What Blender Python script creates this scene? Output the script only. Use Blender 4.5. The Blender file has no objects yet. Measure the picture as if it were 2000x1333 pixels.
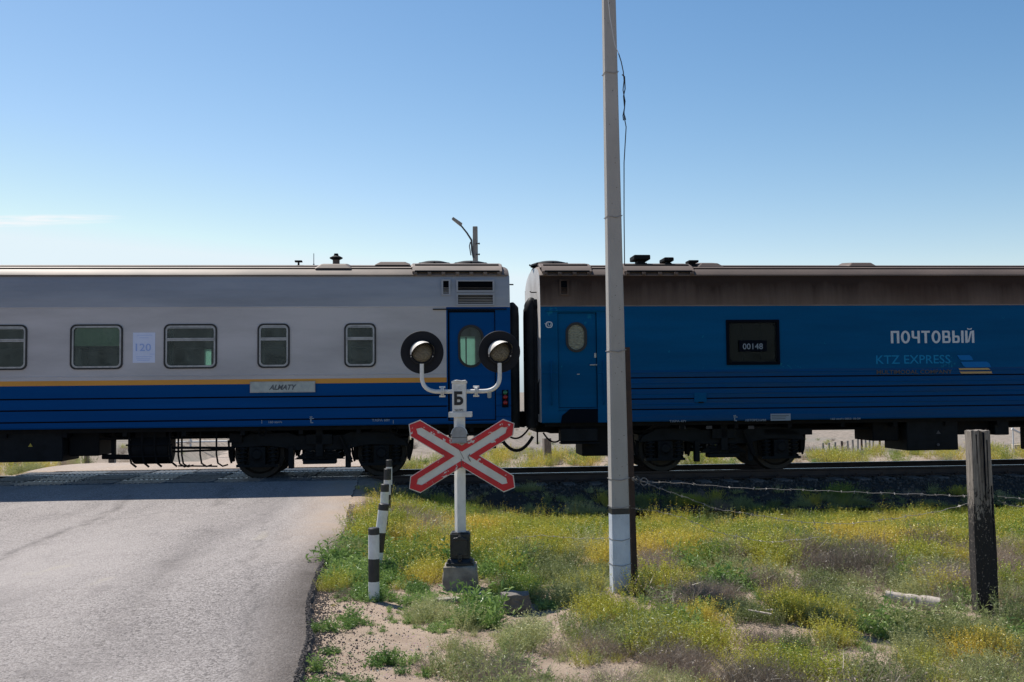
import bpy, bmesh, math, random
import numpy as np
from math import radians, sin, cos, pi, atan2, sqrt
from mathutils import Vector, Matrix

C = bpy.context.scene.collection
SC = bpy.context.scene
rnd = random.Random(7)
# ------------------------------------------------------------------ camera
F_PX, ROLL = 1944.4, 0.0103
PITCH = math.atan(98.5 / F_PX)
EYE = Vector((0, 0, 1.93))
_F = Vector((0, cos(PITCH), sin(PITCH))); _U0 = Vector((0, -sin(PITCH), cos(PITCH))); _R0 = Vector((1, 0, 0))
_U = _U0 * cos(ROLL) + _R0 * sin(ROLL); _R = _R0 * cos(ROLL) - _U0 * sin(ROLL)
cam = bpy.data.cameras.new('camera'); cam.sensor_width = 36; cam.lens = 35; cam.clip_start = .05; cam.clip_end = 9000
co = bpy.data.objects.new('camera', cam); C.objects.link(co)
co.matrix_world = Matrix(((_R.x, _U.x, -_F.x, EYE.x), (_R.y, _U.y, -_F.y, EYE.y), (_R.z, _U.z, -_F.z, EYE.z), (0, 0, 0, 1)))
SC.camera = co
# ------------------------------------------------------------------ light
SUN_EL, SUN_AZ = radians(56), radians(-42)        # azimuth from +Y, negative = to the left
w = bpy.data.worlds.new('World'); SC.world = w; w.use_nodes = True
nt = w.node_tree; N = nt.nodes; K = nt.links; N.clear()
sky = N.new('ShaderNodeTexSky'); sky.sky_type = 'NISHITA'; sky.sun_disc = False
sky.sun_elevation = SUN_EL; sky.sun_rotation = SUN_AZ; sky.air_density = 1.0; sky.dust_density = 0.25; sky.ozone_density = 1.4
bg = N.new('ShaderNodeBackground'); bg.inputs[1].default_value = 0.1
wo = N.new('ShaderNodeOutputWorld')
tc = N.new('ShaderNodeTexCoord'); sp = N.new('ShaderNodeSeparateXYZ'); K.new(tc.outputs['Generated'], sp.inputs[0])
def wm(op, a, b=None, c=None, clamp=False):
    n = N.new('ShaderNodeMath'); n.operation = op; n.use_clamp = clamp
    for i, q in enumerate((a, b, c)):
        if q is None: continue
        if isinstance(q, (int, float)): n.inputs[i].default_value = q
        else: K.new(q, n.inputs[i])
    return n.outputs[0]
ymax = wm('MAXIMUM', sp.outputs[1], .02)
cu = wm('DIVIDE', sp.outputs[0], ymax); cv = wm('DIVIDE', sp.outputs[2], ymax)
def ell(cx, cy, rx, ry):
    a = wm('DIVIDE', wm('SUBTRACT', cu, cx), rx); b = wm('DIVIDE', wm('SUBTRACT', cv, cy), ry)
    return wm('SUBTRACT', 1.0, wm('ADD', wm('MULTIPLY', a, a), wm('MULTIPLY', b, b)), clamp=True)
m1 = ell(-.56, .1760, .165, .0055); m2 = ell(-.47, .1800, .085, .0045)
cmb = N.new('ShaderNodeCombineXYZ'); K.new(wm('MULTIPLY', cu, 30.0), cmb.inputs[0]); K.new(wm('MULTIPLY', cv, 420.0), cmb.inputs[1])
nz = N.new('ShaderNodeTexNoise'); nz.inputs['Scale'].default_value = 1.0; nz.inputs['Detail'].default_value = 5; K.new(cmb.outputs[0], nz.inputs['Vector'])
msk = wm('MULTIPLY', wm('MAXIMUM', m1, m2), wm('MULTIPLY_ADD', nz.outputs[0], 2.2, -.55, True), clamp=True)
msk = wm('MULTIPLY', msk, .95)
# deepen the contrast of the whole sky evenly, as the photograph's processing did
pre = N.new('ShaderNodeVectorMath'); pre.operation = 'SCALE'; pre.inputs['Scale'].default_value = .0766; K.new(sky.outputs[0], pre.inputs[0])
sx_ = N.new('ShaderNodeSeparateXYZ'); K.new(pre.outputs[0], sx_.inputs[0]); pst_ = N.new('ShaderNodeCombineXYZ')
chn_ = [wm('MULTIPLY', wm('POWER', sx_.outputs[ci_], pw_), kk_) for ci_, (pw_, kk_) in enumerate(((1.80, 38.0), (1.40, 19.7), (1.15, 14.3)))]
chn_[2] = wm('MINIMUM', chn_[2], 7.6); chn_[1] = wm('MINIMUM', chn_[1], wm('MULTIPLY', chn_[2], .93)); chn_[0] = wm('MINIMUM', chn_[0], wm('MULTIPLY', chn_[1], .86))
for ci_ in range(3): K.new(chn_[ci_], pst_.inputs[ci_])
mx = N.new('ShaderNodeMix'); mx.data_type = 'RGBA'; K.new(msk, mx.inputs[0]); K.new(pst_.outputs[0], mx.inputs[6]); mx.inputs[7].default_value = (7.6, 7.5, 7.7, 1)
K.new(mx.outputs[2], bg.inputs[0]); K.new(bg.outputs[0], wo.inputs[0])
sun = bpy.data.lights.new('sun', 'SUN'); sun.energy = 5.0; sun.angle = radians(.5); sun.color = (1, .95, .87)
so = bpy.data.objects.new('sun', sun); C.objects.link(so)
sd = Vector((sin(SUN_AZ) * cos(SUN_EL), cos(SUN_AZ) * cos(SUN_EL), sin(SUN_EL)))
so.rotation_euler = sd.to_track_quat('Z', 'Y').to_euler(); so.location = (-8, 20, 30)
vs = SC.view_settings; vs.view_transform = 'Standard'; vs.look = 'None'; vs.gamma = 1; vs.use_curve_mapping = False; vs.exposure = .35

# ------------------------------------------------------------------ geometry of the place
TH = math.atan(.0856)                                # the track runs a little away to the right
D = Vector((cos(TH), sin(TH), 0)); NV = Vector((sin(TH), -cos(TH), 0))
def ray(px, py): return _F * F_PX + _R * (px - 1000) + _U * (666.5 - py)
def P(px, py, depth):
    r = ray(px, py); return EYE + r * (depth / r.y)
_nr = P(1000, 925, 20.25); RAILZ = _nr.z
C0 = Vector((_nr.x, _nr.y, 0)) - NV * .76            # track centre line
def L(px, py, v=1.55):
    """pixel -> (u along track, w above rail) on the vertical plane v metres to the camera's side of the track centre"""
    r = ray(px, py); t = ((C0 - EYE).dot(NV) + v) / r.dot(NV); p = EYE + r * t
    return (p - C0).dot(D), p.z - RAILZ
def Lu(px, v=1.55, py=700): return L(px, py, v)[0]
def Lw(px, py, v=1.55): return L(px, py, v)[1]
def T(u, v, w): q = C0 + D * u + NV * v; return Vector((q.x, q.y, RAILZ + w))
def G(px, py, z=0.0):
    r = ray(px, py); return EYE + r * ((z - EYE.z) / r.z)

# ------------------------------------------------------------------ materials
MATS = {}
def nmat(name):
    m = bpy.data.materials.new(name); m.use_nodes = True
    t = m.node_tree; b = t.nodes['Principled BSDF']; return m, t, t.nodes, t.links, b
def mth(t, op, a, b=None, c=None, clamp=False):
    n = t.nodes.new('ShaderNodeMath'); n.operation = op; n.use_clamp = clamp
    for i, q in enumerate((a, b, c)):
        if q is None: continue
        if isinstance(q, (int, float)): n.inputs[i].default_value = q
        else: t.links.new(q, n.inputs[i])
    return n.outputs[0]
def ramp(t, fac, stops):
    n = t.nodes.new('ShaderNodeValToRGB'); t.links.new(fac, n.inputs[0]); e = n.color_ramp.elements
    while len(e) < len(stops): e.new(.5)
    for i, (p, c) in enumerate(stops):
        e[i].position = p; e[i].color = (c if isinstance(c, tuple) else (c, c, c)) + (1,)
    return n.outputs[0]
def noise(t, scale, detail=4, rough=.55, vec=None, stretch=None, kind='noise'):
    tcn = t.nodes.new('ShaderNodeTexCoord'); v = tcn.outputs['Object'] if vec is None else vec
    if stretch:
        mp = t.nodes.new('ShaderNodeMapping'); mp.inputs['Scale'].default_value = stretch; t.links.new(v, mp.inputs[0]); v = mp.outputs[0]
    if kind == 'voronoi':
        n = t.nodes.new('ShaderNodeTexVoronoi'); n.inputs['Scale'].default_value = scale; t.links.new(v, n.inputs['Vector']); return n.outputs
    n = t.nodes.new('ShaderNodeTexNoise'); n.inputs['Scale'].default_value = scale; n.inputs['Detail'].default_value = detail
    n.inputs['Roughness'].default_value = rough; t.links.new(v, n.inputs['Vector']); return n.outputs[0]
def mixc(t, fac, a, b):
    n = t.nodes.new('ShaderNodeMix'); n.data_type = 'RGBA'
    if isinstance(fac, (int, float)): n.inputs[0].default_value = fac
    else: t.links.new(fac, n.inputs[0])
    for i, q in ((6, a), (7, b)):
        if isinstance(q, tuple): n.inputs[i].default_value = q + (1,) if len(q) == 3 else q
        else: t.links.new(q, n.inputs[i])
    return n.outputs[2]
def bump(t, b, h, strength=.3, dist=.01):
    n = t.nodes.new('ShaderNodeBump'); n.inputs['Strength'].default_value = strength; n.inputs['Distance'].default_value = dist
    t.links.new(h, n.inputs['Height']); t.links.new(n.outputs[0], b.inputs['Normal']); return n
def weathered(name, col, col2=None, rough=.5, metal=0, scale=3, lo=.4, hi=.7, fine=60, fine_amt=.15, bmp=.1, stretch=None, spec=.5, chips=None, chip_scale=25, chip_at=.62):
    """paint or stone with large stains, fine grain, optional chips"""
    m, t, n, k, b = nmat(name)
    col2 = col2 or tuple(c * .6 for c in col)
    f = ramp(t, noise(t, scale, 6, .6, stretch=stretch), [(lo, 0.0), (hi, 1.0)])
    c = mixc(t, f, col, col2)
    g = noise(t, fine, 3, .6)
    gf = mth(t, 'MULTIPLY_ADD', g, fine_amt * 2, 1 - fine_amt)
    mul = n.new('ShaderNodeMix'); mul.data_type = 'RGBA'; mul.blend_type = 'MULTIPLY'; mul.inputs[0].default_value = 1
    k.new(c, mul.inputs[6]); k.new(gf, mul.inputs[7]); c = mul.outputs[2]
    if chips:
        cf = ramp(t, noise(t, chip_scale, 7, .68), [(chip_at, 0.0), (chip_at + .015, 1.0)]); c = mixc(t, cf, c, chips)
    k.new(c, b.inputs['Base Color']); b.inputs['Roughness'].default_value = rough; b.inputs['Metallic'].default_value = metal
    b.inputs['Specular IOR Level'].default_value = spec
    if bmp: bump(t, b, g, bmp, .004)
    MATS[name] = m; return m
def flat(name, col, rough=.5, metal=0, spec=.5):
    m, t, n, k, b = nmat(name); b.inputs['Base Color'].default_value = col + (1,); b.inputs['Roughness'].default_value = rough
    b.inputs['Metallic'].default_value = metal; b.inputs['Specular IOR Level'].default_value = spec; return m

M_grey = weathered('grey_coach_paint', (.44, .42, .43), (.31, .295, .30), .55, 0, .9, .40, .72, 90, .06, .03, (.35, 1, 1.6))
M_greyup = weathered('upper_grey_sky_tinted_paint', (.29, .305, .345), (.19, .205, .24), .45, 0, 1.0, .35, .7, 90, .06, .03, (.25, 1, 1.8))  # darker, bluer than the side below: dirt plus sky reflection put into the colour
M_blue = weathered('blue_coach_paint', (.0002, .060, .215), (.0002, .046, .165), .45, 0, 1.0, .3, .75, 60, .08, .04, (.2, 1, 4), spec=.04)
M_blue2 = weathered('faded_blue_paint', (.0003, .078, .205), (.0003, .056, .148), .5, 0, .8, .35, .7, 50, .12, .05, (.3, 1, 3), chips=(.006, .125, .235), chip_scale=2.1, chip_at=.64, spec=.04)
M_bluelow = weathered('dusty_blue_paint', (.0003, .058, .185), (.016, .056, .13), .55, 0, 2.2, .42, .72, 50, .15, .05, (.25, 1, 9), spec=.04)
M_orange = weathered('orange_stripe_paint', (.58, .25, .018), (.50, .21, .02), .45, 0, 2, .4, .7, 60, .06, 0, (.3, 1, 1))
M_seam = flat('dark_seam', (.003, .005, .010), .8, 0, .05)
M_roofL = weathered('dusty_roof_metal', (.20, .152, .122), (.10, .078, .064), .6, .1, 2.5, .35, .7, 60, .15, .08, (.4, 1, 1))
M_roofR = weathered('sooty_roof_metal', (.13, .092, .074), (.07, .05, .042), .75, .1, 1.5, .35, .7, 60, .2, .08, (.4, 1, 1))
m, t, n, k, b = nmat('sooty_upper_side')
st1 = noise(t, 2.6, 6, .65, stretch=(1.6, 1, .16)); st2 = noise(t, .7, 5, .6, stretch=(.6, 1, 1)); tcn = n.new('ShaderNodeTexCoord'); s_ = n.new('ShaderNodeSeparateXYZ'); k.new(tcn.outputs['Object'], s_.inputs[0])
zf = mth(t, 'MULTIPLY', mth(t, 'SUBTRACT', s_.outputs[2], 3.32), 1.64, clamp=True)
c = mixc(t, ramp(t, mth(t, 'ADD', zf, mth(t, 'MULTIPLY_ADD', st1, .9, -.45)), [(.0, 0.0), (.75, 1.0)]), (.135, .098, .080), (.034, .021, .016))
c = mixc(t, ramp(t, st2, [(.45, 0.0), (.75, .5)]), c, (.050, .026, .017)); k.new(c, b.inputs['Base Color']); b.inputs['Roughness'].default_value = .75; b.inputs['Specular IOR Level'].default_value = .1; M_sootR = m
M_endwhite = weathered('pale_end_wall_paint', (.62, .60, .58), (.45, .42, .40), .55, 0, 2, .4, .7, 50, .1, .05)
M_under = weathered('black_underframe', (.007, .008, .010), (.013, .012, .012), .7, .1, 6, .4, .7, 60, .3, .1, spec=.1)
M_under2 = weathered('dark_bogie_paint', (.013, .015, .018), (.008, .009, .010), .65, .1, 5, .4, .7, 60, .25, .1, spec=.1)
M_wheel = weathered('wheel_steel', (.020, .018, .017), (.035, .028, .025), .6, .3, 6, .4, .7, 60, .25, .05)
M_rubber = weathered('black_rubber', (.012, .014, .018), (.03, .032, .036), .55, 0, 3, .4, .8, 40, .2, .1, spec=.1)
M_gask = flat('window_gasket_rubber', (.008, .008, .009), .6)
M_alu = weathered('aluminium_window_frame', (.30, .30, .31), (.2, .2, .21), .4, .7, 8, .4, .7, 60, .1, .02)
M_white = weathered('white_paint', (.68, .68, .66), (.52, .50, .47), .55, 0, 6, .45, .75, 120, .1, .25, chips=(.22, .2, .18), chip_scale=18, chip_at=.70)
M_pipew = weathered('white_signal_pipe_paint', (.66, .65, .62), (.5, .48, .45), .5, 0, 10, .45, .75, 160, .12, .3)
M_red = weathered('flaking_red_paint', (.55, .006, .014), (.40, .005, .010), .5, 0, 6, .4, .7, 160, .12, .1, chips=(.56, .53, .49), chip_scale=15, chip_at=.60)
M_signw = weathered('sign_white_paint', (.62, .60, .54), (.52, .49, .43), .5, 0, 6, .4, .75, 160, .06, .1, chips=(.25, .2, .17), chip_scale=30, chip_at=.72)
M_signback = flat('sign_edge_metal', (.35, .30, .25), .6)
M_disc = weathered('black_signal_backplate', (.008, .009, .013), (.012, .013, .018), .7, 0, 4, .4, .7, 100, .15, .05, spec=.2)
M_blackp = weathered('black_paint', (.015, .015, .017), (.03, .03, .03), .5, 0, 10, .4, .7, 140, .2, .15, chips=(.5, .5, .48), chip_scale=30, chip_at=.72)
M_visor = weathered('visor_metal', (.62, .58, .52), (.5, .46, .42), .55, .0, 12, .4, .7, 160, .15, .05)
M_iron = weathered('black_cast_iron', (.014, .015, .018), (.028, .028, .03), .4, .2, 10, .4, .7, 100, .2, .15)
M_conc = weathered('concrete', (.32, .295, .26), (.22, .20, .18), .9, 0, 3, .35, .7, 180, .22, .5, spec=.2)
M_found = weathered('foundation_concrete', (.30, .27, .22), (.15, .13, .11), .95, 0, 7, .4, .7, 120, .25, .8, spec=.1)
M_rust = weathered('rusty_steel', (.055, .032, .024), (.03, .02, .018), .8, .2, 8, .4, .7, 120, .3, .4)
M_railside = weathered('rail_web_rust', (.06, .042, .036), (.035, .026, .024), .75, .2, 3, .4, .7, 120, .2, .2)
M_railtop = weathered('polished_rail_head', (.42, .44, .48), (.3, .3, .33), .25, 1.0, 3, .4, .7, 100, .05, 0, (.2, 1, 1))
M_sleeper = weathered('sleeper_concrete', (.20, .17, .15), (.11, .09, .08), .9, 0, 4, .4, .7, 120, .25, .5)
M_wire = flat('weathered_wire', (.27, .25, .235), .5, .4)
M_cable = flat('black_cable', (.012, .012, .014), .5)
M_cablew = flat('pale_cable', (.5, .5, .5), .5)
M_letterw = flat('white_lettering', (.50, .53, .58), .7, 0, .1)
M_letterdim = flat('dusty_white_lettering', (.24, .28, .33), .7, 0, .1)
M_letterb = flat('faded_blue_lettering', (.008, .19, .40), .7, 0, .1)
M_letterb2 = flat('bright_blue_logo', (.006, .13, .38), .7, 0, .1)
M_lettery = flat('faded_yellow_logo', (.42, .27, .10), .6)
M_lettery2 = flat('faded_brown_lettering', (.085, .08, .085), .7, 0, .1)
M_black = flat('black_lettering', (.01, .01, .012), .6)
M_plate = weathered('weathered_sign_plate', (.36, .39, .37), (.27, .30, .30), .5, .2, 8, .4, .7, 60, .1, .05)
M_paper = weathered('poster_paper', (.55, .60, .76), (.5, .55, .70), .7, 0, 3, .4, .7, 60, .04, 0)
M_lblue = flat('poster_blue_print', (.28, .38, .66), .7)
M_int = weathered('dark_interior', (.030, .042, .036), (.012, .018, .016), .8, 0, 1.6, .35, .65, 20, .3, 0)
M_blind = weathered('green_window_blind', (.34, .50, .37), (.28, .42, .31), .8, 0, 4, .4, .7, 40, .06, 0, (1, 1, .3))
M_curt = flat('grey_green_curtain', (.07, .09, .08), .9)
M_redlamp = flat('red_marker_lens', (.25, .01, .01), .25)
M_greenlamp = flat('green_marker_lens', (.02, .14, .08), .25)
M_sand_rock = weathered('grey_rock', (.17, .15, .13), (.11, .095, .08), .95, 0, 8, .4, .7, 60, .3, .7)
M_pale = weathered('pale_log_surface', (.50, .43, .36), (.33, .27, .22), .9, 0, 8, .4, .7, 90, .25, .6, (4, 1, 1))
M_lime = weathered('limestone_block', (.55, .46, .34), (.42, .34, .25), .95, 0, 3, .4, .7, 40, .15, .4)
M_tread = weathered('worn_crossing_steel', (.13, .14, .16), (.06, .065, .075), .5, .35, 3, .4, .7, 60, .2, .1)
M_yell = flat('warning_yellow', (.35, .27, .03), .6)
M_tin = flat('lens_rim', (.05, .05, .05), .5)

def glass_mat(name, tint, refl=.06, rough=.03):
    m, t, n, k, b = nmat(name); n.remove(b)
    tr = n.new('ShaderNodeBsdfTransparent'); tr.inputs[0].default_value = tint + (1,)
    gl = n.new('ShaderNodeBsdfGlossy'); gl.inputs['Roughness'].default_value = rough; gl.inputs[0].default_value = (.60, .64, .64, 1)
    wob = noise(t, 2.6, 3, .5); bn = n.new('ShaderNodeBump'); bn.inputs['Strength'].default_value = .25; bn.inputs['Distance'].default_value = .05; k.new(wob, bn.inputs['Height']); k.new(bn.outputs[0], gl.inputs['Normal'])
    df = n.new('ShaderNodeBsdfDiffuse'); df.inputs[0].default_value = (.24, .30, .27, 1)      # dust film on the pane
    dst = ramp(t, noise(t, 3.5, 6, .65, stretch=(1, 1, .6)), [(.30, .03), (.72, .22)])
    m0 = n.new('ShaderNodeMixShader'); k.new(dst, m0.inputs[0]); k.new(tr.outputs[0], m0.inputs[1]); k.new(df.outputs[0], m0.inputs[2])
    mxs = n.new('ShaderNodeMixShader'); lw = n.new('ShaderNodeFresnel'); lw.inputs[0].default_value = 1.5
    k.new(mth(t, 'ADD', lw.outputs[0], refl, clamp=True), mxs.inputs[0]); k.new(m0.outputs[0], mxs.inputs[1]); k.new(gl.outputs[0], mxs.inputs[2])
    k.new(mxs.outputs[0], n['Material Output'].inputs[0]); return m
M_glass = glass_mat('tinted_coach_glass', (.50, .57, .52), -.005)
M_glass_dark = glass_mat('dark_mail_window_glass', (.35, .36, .30), -.03)
M_glass_dark.node_tree.nodes['Color Ramp'].color_ramp.elements[1].color = (.03, .03, .03, 1)
def frosted(name, col):
    m, t, n, k, b = nmat(name); n.remove(b)
    a = n.new('ShaderNodeBsdfTranslucent'); a.inputs[0].default_value = col + (1,)
    d = n.new('ShaderNodeBsdfDiffuse'); d.inputs[0].default_value = col + (1,)
    x = n.new('ShaderNodeMixShader'); x.inputs[0].default_value = .3
    k.new(a.outputs[0], x.inputs[1]); k.new(d.outputs[0], x.inputs[2]); k.new(x.outputs[0], n['Material Output'].inputs[0]); return m
M_frost = frosted('frosted_far_pane', (.55, .78, .70))
# patterned frosted window of the mail coach
m, t, n, k, b = nmat('wrinkled_frosted_glass')
wv = noise(t, 14, 5, .6, stretch=(1, 1, 2.5)); k.new(ramp(t, wv, [(.35, (.10, .10, .07)), (.65, (.24, .24, .17))]), b.inputs['Base Color']); b.inputs['Roughness'].default_value = .15
bump(t, b, wv, .6, .02); M_wrink = m
# signal lens: honeycomb of small prisms
m, t, n, k, b = nmat('signal_lens_glass')
vo = noise(t, 105, kind='voronoi'); k.new(ramp(t, vo['Distance'], [(.05, (.22, .185, .12)), (.40, (.13, .11, .075)), (.7, (.07, .06, .045))]), b.inputs['Base Color'])
b.inputs['Roughness'].default_value = .25; bump(t, b, vo['Distance'], .8, .006); M_lens = m
# concrete pole with pitting
m, t, n, k, b = nmat('pitted_pole_concrete')
big = noise(t, 1.4, 6, .6, stretch=(3, 3, 1)); fine = noise(t, 220, 3, .6)
pit = noise(t, 30, kind='voronoi')
c = mixc(t, ramp(t, big, [(.3, 0.0), (.72, 1.0)]), (.43, .41, .385), (.33, .315, .295))
c = mixc(t, mth(t, 'MULTIPLY', fine, .35), c, (.16, .145, .13))
pf = ramp(t, pit['Distance'], [(.10, 1.0), (.16, 0.0)]); sel = ramp(t, noise(t, 30, 2), [(.52, 0.0), (.56, 1.0)])
pf = mth(t, 'MULTIPLY', pf, sel); c = mixc(t, pf, c, (.05, .045, .04)); k.new(c, b.inputs['Base Color']); b.inputs['Roughness'].default_value = .92
bump(t, b, mth(t, 'SUBTRACT', fine, pf), .45, .004); M_pole = m
m, t, n, k, b = nmat('whitewashed_concrete')
big = noise(t, 5, 6, .65, stretch=(1, 1, .5)); fine = noise(t, 200, 3, .6)
c = mixc(t, ramp(t, big, [(.35, 0.0), (.7, 1.0)]), (.60, .64, .70), (.36, .40, .45)); pf2 = ramp(t, noise(t, 55, kind='voronoi')['Distance'], [(.08, 1.0), (.13, 0.0)])
c = mixc(t, mth(t, 'MULTIPLY', pf2, ramp(t, noise(t, 25, 2), [(.5, 0.0), (.55, 1.0)])), c, (.1, .1, .1)); k.new(c, b.inputs['Base Color']); b.inputs['Roughness'].default_value = .85; bump(t, b, fine, .35, .004); M_whitewash = m
# old tarred timber
def timber(name, tar):
    m, t, n, k, b = nmat(name)
    g = noise(t, 5, 8, .7, stretch=(14, 14, .9)); g2 = noise(t, 16, 6, .65, stretch=(3, 3, 1))
    c = mixc(t, ramp(t, g, [(.35, 0.0), (.65, 1.0)]), (.33, .285, .24), (.085, .07, .06))
    if tar:
        tcn = n.new('ShaderNodeTexCoord'); s = n.new('ShaderNodeSeparateXYZ'); k.new(tcn.outputs['Object'], s.inputs[0])
        ht = mth(t, 'MULTIPLY_ADD', s.outputs[2], -.9, 1.25)
        tf = ramp(t, mth(t, 'ADD', mth(t, 'MULTIPLY', g2, 1.2), mth(t, 'SUBTRACT', ht, .45)), [(.52, 0.0), (.62, 1.0)])
        tc2 = mixc(t, ramp(t, noise(t, 45, 4, .6, stretch=(1.5, 1.5, .8)), [(.60, 0.0), (.66, 1.0)]), (.016, .013, .012), (.27, .22, .18))
        c = mixc(t, tf, c, tc2)
    k.new(c, b.inputs['Base Color']); b.inputs['Roughness'].default_value = .85; bump(t, b, g, .8, .012); return m
M_timber = timber('weathered_tarred_timber', True); M_timber2 = timber('grey_timber', False)
# ground soil
def soil(name):
    m, t, n, k, b = nmat(name)
    big = noise(t, .35, 7, .6); mid = noise(t, 3.5, 7, .62); fine = noise(t, 70, 5, .7)
    c = mixc(t, ramp(t, mid, [(.35, 0.0), (.68, 1.0)]), (.41, .32, .245), (.30, .225, .17))
    c = mixc(t, ramp(t, big, [(.45, 0.0), (.68, .7)]), c, (.24, .19, .15))
    c = mixc(t, ramp(t, fine, [(.50, 0.0), (.70, .75)]), c, (.14, .11, .09))
    pv = noise(t, 38, kind='voronoi'); pm = ramp(t, noise(t, 9, 3), [(.50, 0.0), (.62, 1.0)])
    pb = mth(t, 'MULTIPLY', ramp(t, pv['Distance'], [(.18, 1.0), (.32, 0.0)]), pm)
    c = mixc(t, mth(t, 'MULTIPLY', pb, .65), c, pv['Color']); c = mixc(t, mth(t, 'MULTIPLY', pb, .6), c, (.20, .155, .13))
    tco = n.new('ShaderNodeTexCoord'); sy = n.new('ShaderNodeSeparateXYZ'); k.new(tco.outputs['Object'], sy.inputs[0])
    fy = mth(t, 'MULTIPLY', mth(t, 'SUBTRACT', sy.outputs[1], 24.0), .08, clamp=True)
    st_ = mixc(t, ramp(t, noise(t, 2.2, 8, .75), [(.40, 0.0), (.62, 1.0)]), (.32, .265, .225), (.15, .13, .105)); st_ = mixc(t, ramp(t, noise(t, .16, 5, .6), [(.42, 0.0), (.6, .7)]), st_, (.20, .19, .165))
    c = mixc(t, fy, c, st_)
    k.new(c, b.inputs['Base Color']); b.inputs['Roughness'].default_value = 1; b.inputs['Specular IOR Level'].default_value = .1
    bump(t, b, mth(t, 'ADD', mth(t, 'ADD', mid, mth(t, 'MULTIPLY', fine, .5)), mth(t, 'MULTIPLY', pb, .4)), .8, .03); return m
M_soil = soil('sandy_steppe_soil')
# asphalt
m, t, n, k, b = nmat('worn_chip_asphalt')
ag = noise(t, 55, kind='voronoi'); ag2 = noise(t, 90, 4, .7); big = noise(t, .45, 6, .6, stretch=(1, .35, 1)); mid = noise(t, 2.2, 6, .65)
c = mixc(t, ramp(t, ag2, [(.36, 0.0), (.62, 1.0)]), (.115, .102, .096), (.44, .40, .38))
sepc = n.new('ShaderNodeSeparateColor'); k.new(ag['Color'], sepc.inputs[0])
c = mixc(t, mth(t, 'MULTIPLY', ramp(t, sepc.outputs[0], [(.55, 0.0), (.9, 1.0)]), .45), c, (.52, .475, .46))
c = mixc(t, mth(t, 'MULTIPLY', ramp(t, sepc.outputs[1], [(.72, 0.0), (.86, 1.0)]), .55), c, (.055, .05, .05))
c = mixc(t, ramp(t, big, [(.40, 0.0), (.66, .55)]), c, (.46, .415, .39))
c = mixc(t, ramp(t, noise(t, .8, 5, .6, stretch=(1.4, .25, 1)), [(.50, 0.0), (.70, .45)]), c, (.17, .155, .15))
c = mixc(t, ramp(t, mid, [(.56, 0.0), (.8, .35)]), c, (.15, .13, .13))
at = n.new('ShaderNodeAttribute'); at.attribute_name = 'edge'
ef = mth(t, 'MULTIPLY', at.outputs['Fac'], mth(t, 'MULTIPLY_ADD', mid, 1.8, -.1, True), clamp=True)
c = mixc(t, mth(t, 'MULTIPLY', ef, .85, clamp=True), c, (.40, .31, .24))
at2 = n.new('ShaderNodeAttribute'); at2.attribute_name = 'crumb'
cf = mth(t, 'MULTIPLY', at2.outputs['Fac'], ramp(t, mth(t, 'ADD', ag2, mth(t, 'MULTIPLY', mid, .4)), [(.55, .45), (.85, 1.0)]))
c = mixc(t, cf, c, (.045, .04, .038))
at3 = n.new('ShaderNodeAttribute'); at3.attribute_name = 'crack'
c = mixc(t, mth(t, 'MULTIPLY', at3.outputs['Fac'], ramp(t, mth(t, 'ADD', ag2, mth(t, 'MULTIPLY', mid, .5)), [(.55, .0), (.95, 1.0)])), c, (.05, .045, .043))
pt = mth(t, 'MULTIPLY', ramp(t, noise(t, 1.3, 3, .5, stretch=(1, .5, 1)), [(.68, 0.0), (.72, 1.0)]), .35); c = mixc(t, pt, c, (.46, .41, .33))
k.new(c, b.inputs['Base Color']); b.inputs['Roughness'].default_value = .95; b.inputs['Specular IOR Level'].default_value = .15
hgt = mth(t, 'ADD', mth(t, 'MULTIPLY', ag['Distance'], -.7), ag2); hgt = mth(t, 'SUBTRACT', hgt, mth(t, 'MULTIPLY', at3.outputs['Fac'], 1.2))
bump(t, b, hgt, 1.0, .012); M_asph = m
M_stone = None
m, t, n, k, b = nmat('ballast_stone'); oi = n.new('ShaderNodeAttribute'); oi.attribute_type = 'INSTANCER'; oi.attribute_name = 'tint'
k.new(ramp(t, oi.outputs['Fac'], [(0, (.03, .024, .02)), (.5, (.06, .05, .043)), (1, (.12, .10, .085))]), b.inputs['Base Color']); b.inputs['Roughness'].default_value = .95; M_stone = m
M_ballast = weathered('dark_ballast', (.035, .028, .022), (.02, .016, .013), 1, 0, 5, .35, .7, 40, .4, 1.0)

def leafmat(name, stops, trans=.33, rough=.42):
    m, t, n, k, b = nmat(name)
    a = n.new('ShaderNodeAttribute'); a.attribute_type = 'INSTANCER'; a.attribute_name = 'tint'
    g = noise(t, 9, 3, .6)
    c = ramp(t, mth(t, 'ADD', a.outputs['Fac'], mth(t, 'MULTIPLY_ADD', g, .7, -.35), clamp=True), stops)
    k.new(c, b.inputs['Base Color']); b.inputs['Roughness'].default_value = rough; b.inputs['Specular IOR Level'].default_value = .45
    tr = n.new('ShaderNodeBsdfTranslucent'); k.new(c, tr.inputs[0]); x = n.new('ShaderNodeMixShader'); x.inputs[0].default_value = trans
    k.new(b.outputs[0], x.inputs[1]); k.new(tr.outputs[0], x.inputs[2]); k.new(x.outputs[0], n['Material Output'].inputs[0]); return m
LM_yel = leafmat('yellow_green_herb_leaf', [(0, (.16, .26, .04)), (.5, (.44, .44, .06)), (1, (.66, .51, .09))])
LM_yel2 = leafmat('herb_stem', [(0, (0.280, 0.280, 0.084)), (1, (0.476, 0.336, 0.098))])
LM_flow = leafmat('yellow_flower', [(0, (.55, .48, .03)), (1, (.65, .55, .05))])
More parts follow.
